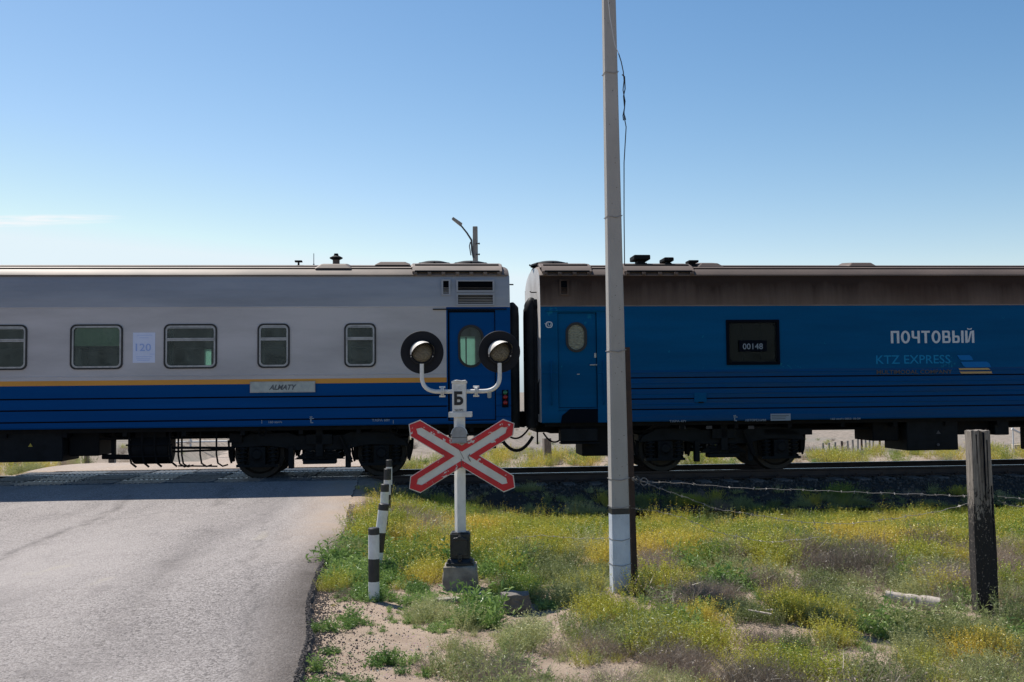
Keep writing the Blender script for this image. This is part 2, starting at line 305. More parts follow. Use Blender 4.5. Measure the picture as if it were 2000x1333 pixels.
LM_grn = leafmat('green_weed_leaf', [(0, (0.121, 0.216, 0.054)), (.5, (0.203, 0.311, 0.081)), (1, (0.297, 0.405, 0.121))])
LM_art = leafmat('grey_green_wormwood_leaf', [(0, (.17, .205, .075)), (.5, (.31, .335, .13)), (1, (.46, .46, .22))])
LM_dry = leafmat('dry_brown_grass', [(0, (0.168, 0.140, 0.105)), (.5, (0.308, 0.245, 0.196)), (1, (0.420, 0.336, 0.238))], .25)

# ------------------------------------------------------------------ mesh helpers
class MB:
    def __init__(s): s.v = []; s.f = []; s.m = []
    def quad(s, a, b, c, d, m=0):
        i = len(s.v); s.v += [tuple(a), tuple(b), tuple(c), tuple(d)]; s.f.append((i, i + 1, i + 2, i + 3)); s.m.append(m)
    def box(s, x0, x1, y0, y1, z0, z1, m=0):
        if x0 > x1: x0, x1 = x1, x0
        if y0 > y1: y0, y1 = y1, y0
        if z0 > z1: z0, z1 = z1, z0
        i = len(s.v); s.v += [(x, y, z) for z in (z0, z1) for y in (y0, y1) for x in (x0, x1)]
        for q in ((0, 2, 3, 1), (4, 5, 7, 6), (0, 1, 5, 4), (2, 6, 7, 3), (0, 4, 6, 2), (1, 3, 7, 5)): s.f.append(tuple(i + j for j in q)); s.m.append(m)
        return s
    def hexa(s, pts, m=0):     # 8 points, bottom 4 ccw, top 4 ccw
        i = len(s.v); s.v += [tuple(p) for p in pts]
        for q in ((3, 2, 1, 0), (4, 5, 6, 7), (0, 1, 5, 4), (1, 2, 6, 5), (2, 3, 7, 6), (3, 0, 4, 7)): s.f.append(tuple(i + j for j in q)); s.m.append(m)
        return s
    def tube(s, pts, r, n=8, m=0, cap=True, closed=False):
        pts = [Vector(p) for p in pts]; rr = r if isinstance(r, (list, tuple)) else [r] * len(pts)
        base = len(s.v); ref = None
        for j, p in enumerate(pts):
            a = pts[j - 1] if j > 0 else (pts[-1] if closed else p); b2 = pts[j + 1] if j < len(pts) - 1 else (pts[0] if closed else p)
            d = (b2 - a).normalized()
            if ref is None: ref = Vector((0, 0, 1)) if abs(d.z) < .9 else Vector((1, 0, 0))
            x = d.cross(ref)
            if x.length < 1e-4: x = d.cross(Vector((0, 1, 0)))
            x.normalize(); y = x.cross(d).normalized(); ref = y
            for q in range(n):
                an = 2 * pi * q / n; s.v.append(tuple(p + x * (cos(an) * rr[j]) + y * (sin(an) * rr[j])))
        k = len(pts); rng = k if closed else k - 1
        for j in range(rng):
            j2 = (j + 1) % k
            for q in range(n):
                q2 = (q + 1) % n; s.f.append((base + j * n + q, base + j * n + q2, base + j2 * n + q2, base + j2 * n + q)); s.m.append(m)
        if cap and not closed:
            s.f.append(tuple(base + q for q in range(n))); s.m.append(m)
            s.f.append(tuple(base + (k - 1) * n + q for q in reversed(range(n)))); s.m.append(m)
        return s
    def cyl(s, a, b, r, n=16, m=0): return s.tube([a, b], r, n, m)
    def prism(s, poly, axis, a, b, m=0):   # poly of 2-D points; axis y: (x,z) extruded in y
        f = {'y': lambda p, t: (p[0], t, p[1]), 'x': lambda p, t: (t, p[0], p[1]), 'z': lambda p, t: (p[0], p[1], t)}[axis]
        i = len(s.v); n = len(poly); s.v += [f(p, a) for p in poly] + [f(p, b) for p in poly]
        s.f.append(tuple(range(i, i + n))); s.m.append(m); s.f.append(tuple(range(i + 2 * n - 1, i + n - 1, -1))); s.m.append(m)
        for j in range(n): s.f.append((i + j, i + n + j, i + n + (j + 1) % n, i + (j + 1) % n)); s.m.append(m)
        return s
    def ring(s, outer, inner, axis, a, b, m=0):   # frame between two outlines with equal point counts
        f = {'y': lambda p, t: (p[0], t, p[1])}[axis]; n = len(outer); i = len(s.v)
        s.v += [f(p, a) for p in outer] + [f(p, a) for p in inner] + [f(p, b) for p in outer] + [f(p, b) for p in inner]
        for j in range(n):
            k = (j + 1) % n
            for q in ((j, k, n + k, n + j), (2 * n + j, 3 * n + j, 3 * n + k, 2 * n + k), (j, 2 * n + j, 2 * n + k, k), (n + j, n + k, 3 * n + k, 3 * n + j)):
                s.f.append(tuple(i + z for z in q)); s.m.append(m)
        return s
    def lathe(s, prof, c, axis, n=24, m=0):       # prof: (r, t) along axis from c
        axis = Vector(axis).normalized(); ref = Vector((0, 0, 1)) if abs(axis.z) < .9 else Vector((1, 0, 0))
        x = axis.cross(ref).normalized(); y = axis.cross(x); c = Vector(c); i = len(s.v)
        for r, t in prof:
            for q in range(n): an = 2 * pi * q / n; s.v.append(tuple(c + axis * t + x * (r * cos(an)) + y * (r * sin(an))))
        for j in range(len(prof) - 1):
            for q in range(n): q2 = (q + 1) % n; s.f.append((i + j * n + q, i + (j + 1) * n + q, i + (j + 1) * n + q2, i + j * n + q2)); s.m.append(m)
        return s
    def build(s, name, mats, parent=None, smooth=None, bev=0, loc=None, label=None):
        me = bpy.data.meshes.new(name); me.from_pydata(s.v, [], s.f)
        for q in (mats if isinstance(mats, (list, tuple)) else [mats]): me.materials.append(q)
        if isinstance(mats, (list, tuple)) and len(mats) > 1: me.polygons.foreach_set('material_index', s.m)
        bm = bmesh.new(); bm.from_mesh(me); bmesh.ops.remove_doubles(bm, verts=bm.verts, dist=1e-5); bmesh.ops.recalc_face_normals(bm, faces=bm.faces); bm.to_mesh(me); bm.free()
        if smooth is not None:
            me.polygons.foreach_set('use_smooth', [True] * len(me.polygons)); me.set_sharp_from_angle(angle=radians(smooth))
        o = bpy.data.objects.new(name, me); C.objects.link(o)
        if parent: o.parent = parent
        if loc is not None: o.location = loc
        if bev:
            bd = o.modifiers.new('bevel', 'BEVEL'); bd.width = bev; bd.segments = 2; bd.limit_method = 'ANGLE'
        if label: o['label'] = label
        return o
def rrect(x0, x1, z0, z1, r, n=6):
    pts = []
    for cx, cz, a0 in ((x1 - r, z1 - r, 0), (x0 + r, z1 - r, 90), (x0 + r, z0 + r, 180), (x1 - r, z0 + r, 270)):
        for j in range(n + 1): a = radians(a0 + 90 * j / n); pts.append((cx + r * cos(a), cz + r * sin(a)))
    return pts
def tag(o, label=None, cat=None, group=None, kind=None):
    if label: o['label'] = label
    if cat: o['category'] = cat
    if group: o['group'] = group
    if kind: o['kind'] = kind
    return o
def empty(name, loc, rz=0, label=None, cat=None, group=None):
    o = bpy.data.objects.new(name, None); C.objects.link(o); o.location = loc; o.rotation_euler = (0, 0, rz); o.empty_display_size = .2
    return tag(o, label, cat, group)
def copy_tree(o, parent=None):
    c = o.copy(); C.objects.link(c)
    if parent: c.parent = parent
    for ch in list(o.children): copy_tree(ch, c)
    return c
def text(name, s, size, mat, parent, loc, bold=0, shear=0, sx=1, width=None, spacing=1, ext=.0015, label=None):
    """flat lettering standing in the local XZ plane, facing -Y; loc = left end of the base line"""
    cu_ = bpy.data.curves.new('t', 'FONT'); cu_.body = s; cu_.size = size; cu_.offset = bold; cu_.shear = shear; cu_.space_character = spacing; cu_.extrude = ext; cu_.resolution_u = 3
    ob = bpy.data.objects.new('t', cu_); C.objects.link(ob); bpy.context.view_layer.update()
    me = bpy.data.meshes.new_from_object(ob.evaluated_get(bpy.context.evaluated_depsgraph_get())); bpy.data.objects.remove(ob)
    xs = [v.co.x for v in me.vertices]
    if not xs: return None
    x0, x1 = min(xs), max(xs); kx = (width / (x1 - x0)) if width else sx
    for v in me.vertices: v.co = ((v.co.x - x0) * kx, -v.co.z, v.co.y)
    me.materials.clear(); me.materials.append(mat); me.name = name
    o = bpy.data.objects.new(name, me); C.objects.link(o); o.parent = parent; o.location = loc
    if label: o['label'] = label
    return o

# ------------------------------------------------------------------ terrain
rs = np.random.RandomState(5)
_w = [(rs.uniform(-1, 1, 2), rs.uniform(0, 6.28)) for _ in range(60)]
def fbm(x, y, base, octs=5, seed=0):
    r = np.zeros_like(x, dtype=float); a = 1.0; f = base; tot = 0
    for o in range(octs):
        for q in range(4):
            d, ph = _w[(seed * 7 + o * 4 + q) % 60]; d = d / np.hypot(*d); d = np.array((d[0] * cos(q * 1.3) - d[1] * sin(q * 1.3), d[0] * sin(q * 1.3) + d[1] * cos(q * 1.3)))
            r += a * np.sin((x * d[0] + y * d[1]) * f * (1 + .23 * q) + ph * (q + 1)); tot += a
        a *= .55; f *= 2.03
    return r / tot * 1.6
def sst(a, b, x): t_ = np.clip((x - a) / (b - a), 0, 1); return t_ * t_ * (3 - 2 * t_)
def uv(x, y): return (x - C0.x) * D.x + (y - C0.y) * D.y, (x - C0.x) * NV.x + (y - C0.y) * NV.y
_e1 = uv(-1.33, 6.3); _e2 = uv(-2.72, 17.0); _es = (_e2[0] - _e1[0]) / (_e2[1] - _e1[1])
def edge_u(v): return _e1[0] + (v - _e1[1]) * _es - .15 * np.exp(-((v - 11.3) / 2.2) ** 2) + .02 * np.sin(v * 1.1) + .010 * np.sin(v * 2.9 + 1) + np.where(v < 6, .0, 0)
ROADW = 7.3
def road_z(v):
    v = np.asarray(v, float)
    z = .10 + (RAILZ - .10) * sst(5.5, 1.7, v)
    return np.where(v < -1.7, RAILZ - 1.2 * sst(-2.5, -22, v), z)
def road_step(v): return np.where(v > 0, .010 + .055 * sst(6.5, 10.5, v), .03)
def ground_z(x, y):
    x = np.asarray(x, float); y = np.asarray(y, float); u, v = uv(x, y)
    dist = np.hypot(x, y)
    nat = .035 * fbm(x, y, 1.1, 4, 1) + .012 * fbm(x, y, 6, 3, 2) + .05 * sst(0, 6, x) * sst(16, 9, y)
    deep = .5 + 2.1 * sst(-8, 6, x)
    back = -deep * sst(-3.5, -45, v) + .35 * fbm(x, y, .07, 3, 3) * sst(-8, -40, v) + 1.5 * fbm(x, y, .011, 3, 4) * sst(-60, -300, v)
    nat = nat * np.clip(1 + 0 * v, 0, 1) + np.where(v < 0, back, 0)
    # raised strip that carries the track
    nat = nat + np.where(np.abs(v) < 4.5, (.0 - .06 * sst(3.0, 2.2, np.abs(v))), 0)
    nat = nat - .38 * sst(.2, 4.0, u - edge_u(v)) * sst(1.9, 3.3, v) * sst(10.5, 4.8, v)
    # the road bed
    er = edge_u(v); inside = (u < er) & (u > er - ROADW)
    dr = np.where(u > er, u - er, np.where(u < er - ROADW, er - ROADW - u, 0))
    rz = road_z(v)
    shoulder = rz - road_step(v) + .006 * fbm(x, y, 9, 3, 2)
    onr = (v < 16.5) & (v > -40)
    z = np.where(onr, shoulder + (nat - shoulder) * sst(.05, 1.3, dr), nat)
    deepr = np.minimum(u - (er - ROADW), er - u)
    z = np.where(inside & onr, rz - road_step(v) - .09 * sst(0, .12, deepr), z)
    return z
def gz(x, y): return float(ground_z(np.array([x]), np.array([y]))[0])
def ax(fine0, fine1, step, lo, hi, g=1.09):
    a = list(np.arange(fine0, fine1, step)); s = step
    while a[-1] < hi: s *= g; a.append(a[-1] + s)
    s = step
    while a[0] > lo: s *= g; a.insert(0, a[0] - s)
    return np.array(a)
def sheet(name, X, Y, Z, mat, kind='structure', attrs=None):
    ny, nx = X.shape; me = bpy.data.meshes.new(name)
    idx = np.arange(nx * ny).reshape(ny, nx); q = np.stack([idx[:-1, :-1], idx[:-1, 1:], idx[1:, 1:], idx[1:, :-1]], -1).reshape(-1, 4)
    me.vertices.add(nx * ny); me.vertices.foreach_set('co', np.stack([X, Y, Z], -1).reshape(-1).astype('f'))
    me.loops.add(q.size); me.loops.foreach_set('vertex_index', q.reshape(-1).astype('i'))
    me.polygons.add(len(q)); me.polygons.foreach_set('loop_start', np.arange(0, q.size, 4).astype('i')); me.polygons.foreach_set('loop_total', np.full(len(q), 4, 'i'))
    me.update(); me.validate(); me.polygons.foreach_set('use_smooth', [True] * len(me.polygons)); me.materials.append(mat)
    for an, av in (attrs or {}).items():
        a = me.attributes.new(an, 'FLOAT', 'POINT'); a.data.foreach_set('value', av.reshape(-1).astype('f'))
    o = bpy.data.objects.new(name, me); C.objects.link(o); o['kind'] = kind; return o
gx = ax(-3.4, 6.5, .075, -2500, 2500, 1.10); gy = ax(5.0, 19.0, .085, -40, 4000, 1.08)
X, Y = np.meshgrid(gx, gy); sheet('ground', X, Y, ground_z(X, Y), M_soil)
# the asphalt: front apron and the run beyond the rails
def road_sheet(name, v0, v1, step):
    vv = np.arange(v0, v1 + 1e-6, step); ss = np.concatenate([np.arange(0, 1.0, .05), np.arange(1.0, ROADW, .1), [ROADW]])
    S, V = np.meshgrid(ss, vv); U = edge_u(V) - S; jit = .006 * np.sin(V * 6.3) + .004 * np.sin(V * 13 + 1); jit = jit + np.random.RandomState(4).uniform(-.012, .012, jit.shape[0])[:, None] if v0 > 0 else jit; U = np.where(S == 0, U + jit, U)
    Xw = C0.x + U * D.x + V * NV.x; Yw = C0.y + U * D.y + V * NV.y
    Z = road_z(V) + .01 * fbm(Xw, Yw, .9, 3, 5) * sst(2.2, 4, np.abs(V)) - .02 * sst(.25, 0, S) * (V > 4)
    # worn wheel ruts and an open crack running to the crossing
    def trace(pxs, wd):
        pp = [G(x_, y_, .12) for x_, y_ in pxs]; d_ = np.full(Xw.shape, 9.)
        for p0, p1 in zip(pp[:-1], pp[1:]):
            ax_, ay_ = p1.x - p0.x, p1.y - p0.y; t_ = np.clip(((Xw - p0.x) * ax_ + (Yw - p0.y) * ay_) / (ax_ ** 2 + ay_ ** 2), 0, 1)
            d_ = np.minimum(d_, np.hypot(Xw - p0.x - ax_ * t_ + .03 * np.sin(Yw * 7), Yw - p0.y - ay_ * t_))
        return np.exp(-(d_ / wd) ** 2)
    crack = np.zeros_like(Xw)
    if v0 > 0:
        crack = .75 * trace([(-80, 1125), (0, 1088), (87, 1050), (125, 1035), (163, 1023), (201, 1004), (236, 991), (253, 978)], .06)
        crack = np.maximum(crack, .30 * trace([(60, 1310), (150, 1270), (215, 1225), (290, 1150), (350, 1080), (400, 1035)], .16))
        for cr_ in ([(0, 1015), (120, 1003), (230, 1012), (330, 998), (420, 1003)], [(500, 1333), (470, 1240), (505, 1170), (480, 1100), (520, 1040), (510, 1000)], [(0, 1215), (90, 1200), (170, 1215), (260, 1195)]): crack = np.maximum(crack, .5 * trace(cr_, .028))
        crack = np.maximum(crack, .45 * trace([(420, 990), (440, 965)], .05)); crack = np.maximum(crack, .45 * trace([(436, 988), (456, 962)], .05))
    edge = sst(1.1, .1, S) * sst(10.5, 6.5, V) * (V > 0) + .35 * sst(.5, .0, S) * (V > 0) + (V < 0) * .85
    crumb = sst(.55, 0, S) * sst(6.5, 9, V)
    o = sheet(name, Xw, Yw, Z - .004 * 0, M_asph, attrs={'crack': crack, 'edge': np.clip(edge, 0, 1), 'crumb': np.clip(crumb, 0, 1)})
    return o, Xw[:, 0], Yw[:, 0], Z[:, 0]
o, ex, ey, ez = road_sheet('road', 1.66, 16.5, .06)
# broken asphalt edge: the thickness of the layer
mb = MB()
for i in range(len(ex) - 1):
    mb.quad((ex[i], ey[i], ez[i]), (ex[i + 1], ey[i + 1], ez[i + 1]), (ex[i + 1] + .05, ey[i + 1] + .01, ez[i + 1] - .12), (ex[i] + .05, ey[i] + .01, ez[i] - .12))
M_edge = weathered('broken_asphalt_edge', (.12, .105, .098), (.06, .052, .05), 1, 0, 8, .35, .7, 60, .4, 1.0)
tag(mb.build('road_edge', M_edge), kind='structure')
road_sheet('road', -34, -1.66, .3)

# ------------------------------------------------------------------ railway track
TRK = Vector((C0.x, C0.y, RAILZ))
track = empty('railway_track', T(0, 0, 0), TH, 'single railway track on concrete sleepers running under the train and over the road', 'railway track')
def rail_mb():
    p = [(-.075, -.18), (.075, -.18), (.075, -.168), (.02, -.15), (.0085, -.13), (.0085, -.05), (.036, -.038), (.036, -.004), (.03, 0), (-.03, 0), (-.036, -.004), (-.036, -.038), (-.0085, -.05), (-.0085, -.13), (-.02, -.15), (-.075, -.168)]
    b = MB(); b.prism(p, 'x', -60, 60, 0)
    b.m = [1 if (all(abs(b.v[i][2] - 0) < .0045 for i in f) and len(f) == 4) else 0 for f in b.f]; return b
for y in (-.76, .76): rail_mb().build('rail', [M_railside, M_railtop], track, loc=(0, y, 0))
uR = float(edge_u(np.array(0.))); uL = uR - ROADW
sl = MB(); sl.hexa([(-.15, -1.35, -.36), (.15, -1.35, -.36), (.15, 1.35, -.36), (-.15, 1.35, -.36), (-.11, -1.33, -.182), (.11, -1.33, -.182), (.11, 1.33, -.182), (-.11, 1.33, -.182)])
s0 = sl.build('sleeper', M_sleeper, track, bev=.01); first = True
for i in range(-40, 60):
    u = i * .55
    if uL - .1 < u < uR + .1: continue
    q = s0 if first else s0.copy()
    if not first: C.objects.link(q)
    first = False; q.location = (u, rnd.uniform(-.02, .02), 0); q.rotation_euler = (0, 0, rnd.uniform(-.01, .01))
fc = MB()
for i in range(-40, 60):
    u = i * .55
    if uL - .1 < u < uR + .1: continue
    for yy in (-.86, -.66, .66, .86): fc.box(u - .06, u + .06, yy - .035, yy + .035, -.18, -.145); fc.cyl((u, yy, -.15), (u, yy, -.10), .018, 6)
tag(fc.build('rail_fastening', M_rust, track), kind='stuff')
# ballast bed
def bed(u0, u1):
    uu = np.arange(u0, u1, .25); vv = np.array([-3.4, -3.1, -2.9, -2.7, -2.5, -2.2, -1.9, -1.5, -1, -.5, 0, .5, 1, 1.5, 1.9, 2.2, 2.5, 2.7, 2.9, 3.1, 3.4])
    V, U = np.meshgrid(vv, uu); z = RAILZ - .215 - .30 * sst(1.8, 3.4, np.abs(V)) + .018 * fbm(U, V, 7, 3, 2)
    return sheet('ballast_bed', C0.x + U * D.x + V * NV.x, C0.y + U * D.y + V * NV.y, z, M_ballast)
bed(uR + .03, 70); bed(-70, uL)
# crossing plates
cross = empty('level_crossing_deck', T((uL + uR) / 2, 0, 0), TH, 'ribbed steel plates filling the road between and beside the rails', 'crossing deck')
pw = .91
def plate(y0, y1, sgn):
    b = MB(); b.box(-pw / 2 + .006, pw / 2 - .006, y0, y1, -.05, -.012)
    for i in range(-6, 16):
        xa = -pw / 2 + i * .10 if sgn > 0 else pw / 2 - i * .10; Lr = y1 - y0 - .03
        x1, x2, ya, yb = xa, xa + sgn * Lr * .7, y0 + .015, y1 - .015
        lim = pw / 2 - .02
        def clipx(x1, ya, x2, yb):
            t0, t1 = 0., 1.
            dx = x2 - x1
            for bnd, sg in ((-lim, 1), (lim, -1)):
                f1, f2 = sg * (x1 - bnd), sg * (x2 - bnd)
                if f1 < 0 and f2 < 0: return None
                if f1 < 0: t0 = max(t0, f1 / (f1 - f2))
                if f2 < 0: t1 = min(t1, f1 / (f1 - f2))
            if t1 - t0 < .05: return None
            return x1 + dx * t0, ya + (yb - ya) * t0, x1 + dx * t1, ya + (yb - ya) * t1
        c = clipx(x1, ya, x2, yb)
        if not c: continue
        a = Vector((c[0], c[1], 0)); e = Vector((c[2], c[3], 0)); n_ = (e - a).normalized().cross(Vector((0, 0, 1))) * .022
        b.hexa([a - n_ + Vector((0, 0, -.014)), e - n_ + Vector((0, 0, -.014)), e + n_ + Vector((0, 0, -.014)), a + n_ + Vector((0, 0, -.014)),
                a - n_ * .6 + Vector((0, 0, .010)), e - n_ * .6 + Vector((0, 0, .010)), e + n_ * .6 + Vector((0, 0, .010)), a + n_ * .6 + Vector((0, 0, .010))])
    return b
rows = [(-1.64, -.81), (-.67, -.01), (.01, .67), (.81, 1.64)]
for (y0, y1) in rows:
    prot = [plate(y0, y1, s).build('deck_plate', M_tread, cross) for s in (1, -1)]
    nn = int(ROADW / pw)
    for i in range(nn):
        q = prot[i % 2] if i < 2 else prot[i % 2].copy()
        if i >= 2: C.objects.link(q)
        q.location = (-ROADW / 2 + .1 + pw * (i + .5), 0, rnd.uniform(-.006, .004)); q.rotation_euler = (rnd.uniform(-.006, .006), rnd.uniform(-.006, .006), 0)
bmf = MB(); bmf.box(-ROADW / 2, ROADW / 2, -1.66, 1.66, -.2, -.07); bmf.build('deck_bed', M_under, cross)

# ------------------------------------------------------------------ coaches
def car_empty(uc, label):
    return empty('railway_coach', T(uc, 0, 0), TH, label, 'railway coach')
def lv(z): return z
SIDE = 1.55
def wall(cuts_u, prof, holes, mats, sign=-1, u0=0, u1=1):
    """prof: list of (y offset outward, w, material of the strip above). holes: (ua,ub,wa,wb). Grid of quads, none inside the holes."""
    us = sorted(set([u0, u1] + [h[0] for h in holes] + [h[1] for h in holes] + list(cuts_u)))
    pr = []
    ws = sorted(set([h[2] for h in holes] + [h[3] for h in holes]))
    for i in range(len(prof) - 1):
        (ya, wa, ma), (yb, wb, _) = prof[i], prof[i + 1]; pr.append((ya, wa, ma))
        for w_ in ws:
            if wa + 1e-4 < w_ < wb - 1e-4: f = (w_ - wa) / (wb - wa); pr.append((ya + (yb - ya) * f, w_, ma))
    pr.append(prof[-1]); b = MB(); idx = {}
    def vid(u, i):
        if (u, i) not in idx: idx[(u, i)] = len(b.v); b.v.append((u, sign * pr[i][0], pr[i][1]))
        return idx[(u, i)]
    for a, c in zip(us[:-1], us[1:]):
        um = (a + c) / 2
        for i in range(len(pr) - 1):
            wmid = (pr[i][1] + pr[i + 1][1]) / 2
            if any(h[0] < um < h[1] and h[2] < wmid < h[3] for h in holes): continue
            b.f.append((vid(a, i), vid(c, i), vid(c, i + 1), vid(a, i + 1))); b.m.append(pr[i][2])
    return b
def window(car, ua, ub, wa, wb, vent=True, r=.11, y=-SIDE, frame=True, blind=None, pane=M_glass):
    """gasket, metal frame, transom and panes; returns the hole to cut"""
    f = MB(); f.ring(rrect(ua, ub, wa, wb, r), rrect(ua + .03, ub - .03, wa + .03, wb - .03, r - .02), 'y', y - .022, y + .03)
    fr = f.build('window', M_gask, car, smooth=35)
    g = MB(); g.ring(rrect(ua + .028, ub - .028, wa + .028, wb - .028, r - .018), rrect(ua + .062, ub - .062, wa + .062, wb - .062, r - .04), 'y', y - .014, y + .05)
    g.build('frame', M_alu, fr, smooth=35)
    if vent:
        h = wb - wa; wt = wb - h * .34; t_ = MB(); t_.box(ua + .055, ub - .055, y - .018, y + .04, wt - .035, wt - .012); t_.box(ua + .055, ub - .055, y - .022, y + .04, wt + .0, wt + .022); t_.box(ua + .055, ub - .055, y - .008, y + .03, wt - .012, wt)
        t_.box(ua + .075, ub - .075, y - .012, y + .03, wb - .085, wb - .068)
        t_.build('transom', M_alu, fr)
        p = MB(); p.quad((ua + .05, y + .015, wa + .05), (ub - .05, y + .015, wa + .05), (ub - .05, y + .015, wt - .034), (ua + .05, y + .015, wt - .034)); p.build('pane', pane, fr)
        p = MB(); p.quad((ua + .05, y + .009, wt + .022), (ub - .05, y + .009, wt + .022), (ub - .05, y + .009, wb - .05), (ua + .05, y + .009, wb - .05)); p.build('pane', pane, fr)
    else:
        p = MB(); p.quad((ua + .055, y + .015, wa + .055), (ub - .055, y + .015, wa + .055), (ub - .055, y + .015, wb - .055), (ua + .055, y + .015, wb - .055)); p.build('pane', pane, fr)
    if vent is not None:      # curtain edges and the luggage rail seen through the pane
        w_c = (ub - ua) * .10
        for j_, (xa, xb) in enumerate(((ua + .06, ua + .06 + w_c), (ub - .06 - w_c * .7, ub - .06))):
            nn_ = 5; p = MB()
            for q_ in range(nn_): x1_, x2_ = xa + (xb - xa) * q_ / nn_, xa + (xb - xa) * (q_ + 1) / nn_; p.quad((x1_, y + .10 + .02 * (q_ % 2), wa + .05), (x2_, y + .10 + .02 * ((q_ + 1) % 2), wa + .05), (x2_, y + .10 + .02 * ((q_ + 1) % 2), wb - .05), (x1_, y + .10 + .02 * (q_ % 2), wb - .05))
            p.build('curtain', M_curt, fr)
        p = MB(); p.tube([(ua + .05, y + .5, wa + .42), (ub - .05, y + .5, wa + .40)], .012, 6); p.build('luggage_rail', M_alu, fr)
    if blind:
        p = MB(); p.box(ua + .04, ub - .04, y + .05, y + .056, wb - blind, wb - .04); p.box(ua + .04, ub - .04, y + .04, y + .065, wb - blind - .02, wb - blind); p.build('blind', M_blind, fr)
    return (ua + .034, ub - .034, wa + .034, wb - .034)
def far_window(car, ua, ub, wa, wb, y=SIDE):
    p = MB(); p.box(ua - .02, ub + .02, y - .03, y - .022, wa - .02, wb + .02); o = p.build('far_window', M_frost, car)
    b = MB(); b.box((ua + ub) / 2 - .0, (ua + ub) / 2 + .03, y - .05, y - .032, wa, wb); b.build('bar', M_alu, o)
    return (ua, ub, wa, wb)
ROOF = [(1.47, 3.93), (1.475, 3.955), (1.44, 3.99), (1.35, 4.06), (1.2, 4.13), (.95, 4.20), (.6, 4.255), (.3, 4.28), (0, 4.285)]
def section(scale_top=1.0):
    pts = [(1.55, 1.04), (1.55, 3.32), (1.53, 3.55), (1.49, 3.82)] + ROOF
    half = [(y, w_ if w_ <= 3.6 else 3.6 + (w_ - 3.6) * scale_top) for y, w_ in pts]
    return half
def roof_shell(car, u0, u1, matroof, rounded, gut=True):
    """curved roof, eased down towards the coach ends"""
    b = MB(); secs = []
    us = [u0, u0 + .04, u0 + .1, u0 + .2, u0 + .35, u1 - .35, u1 - .2, u1 - .1, u1 - .04, u1]
    sc = [.80, .88, .94, .985, 1, 1, .985, .94, .88, .80]
    full = ROOF + [(-y, z) for y, z in ROOF[-2::-1]]
    for u, s in zip(us, sc):
        secs.append([(u, -y * (1 - (1 - s) * .25), 3.93 + (z - 3.93) * s) for y, z in full])
    for a, c in zip(secs[:-1], secs[1:]):
        for i in range(len(full) - 1): b.quad(a[i], a[i + 1], c[i + 1], c[i])
    o = b.build('roof', matroof, car, smooth=40); return o
def endwall(car, u, mat, upper):
    pts = [(1.52, 1.04), (1.52, 3.32), (1.50, 3.55), (1.46, 3.82)] + [(y * .95, 3.93 + (z - 3.93) * .80) for y, z in ROOF]
    full = [(y, z) for y, z in pts] + [(-y, z) for y, z in pts[-2::-1]]
    lo = [p for p in full if p[1] <= 3.33]; hi = [p for p in full if p[1] >= 3.31]
    b = MB(); b.prism([(y, z) for y, z in full], 'x', u - .02, u + .02)
    return b.build('end_wall', mat, car)
def rib_box(parent, name, mat, u0, u1, pts_y, dz=.02):
    """raised cover following the roof curve between two |y| limits on the camera side and over the top"""
    b = MB(); sec = [(y, z) for y, z in ROOF + [(-y, z) for y, z in ROOF[-2::-1]] if pts_y[0] <= y <= pts_y[1]]
    top = [(y * (1 + dz / 2.2), z + dz) for y, z in sec]; poly = [(-y, z - .01) for y, z in sec] + [(-y, z) for y, z in reversed(top)]
    b.prism(poly, 'x', u0, u1); return b.build(name, mat, parent, smooth=40)
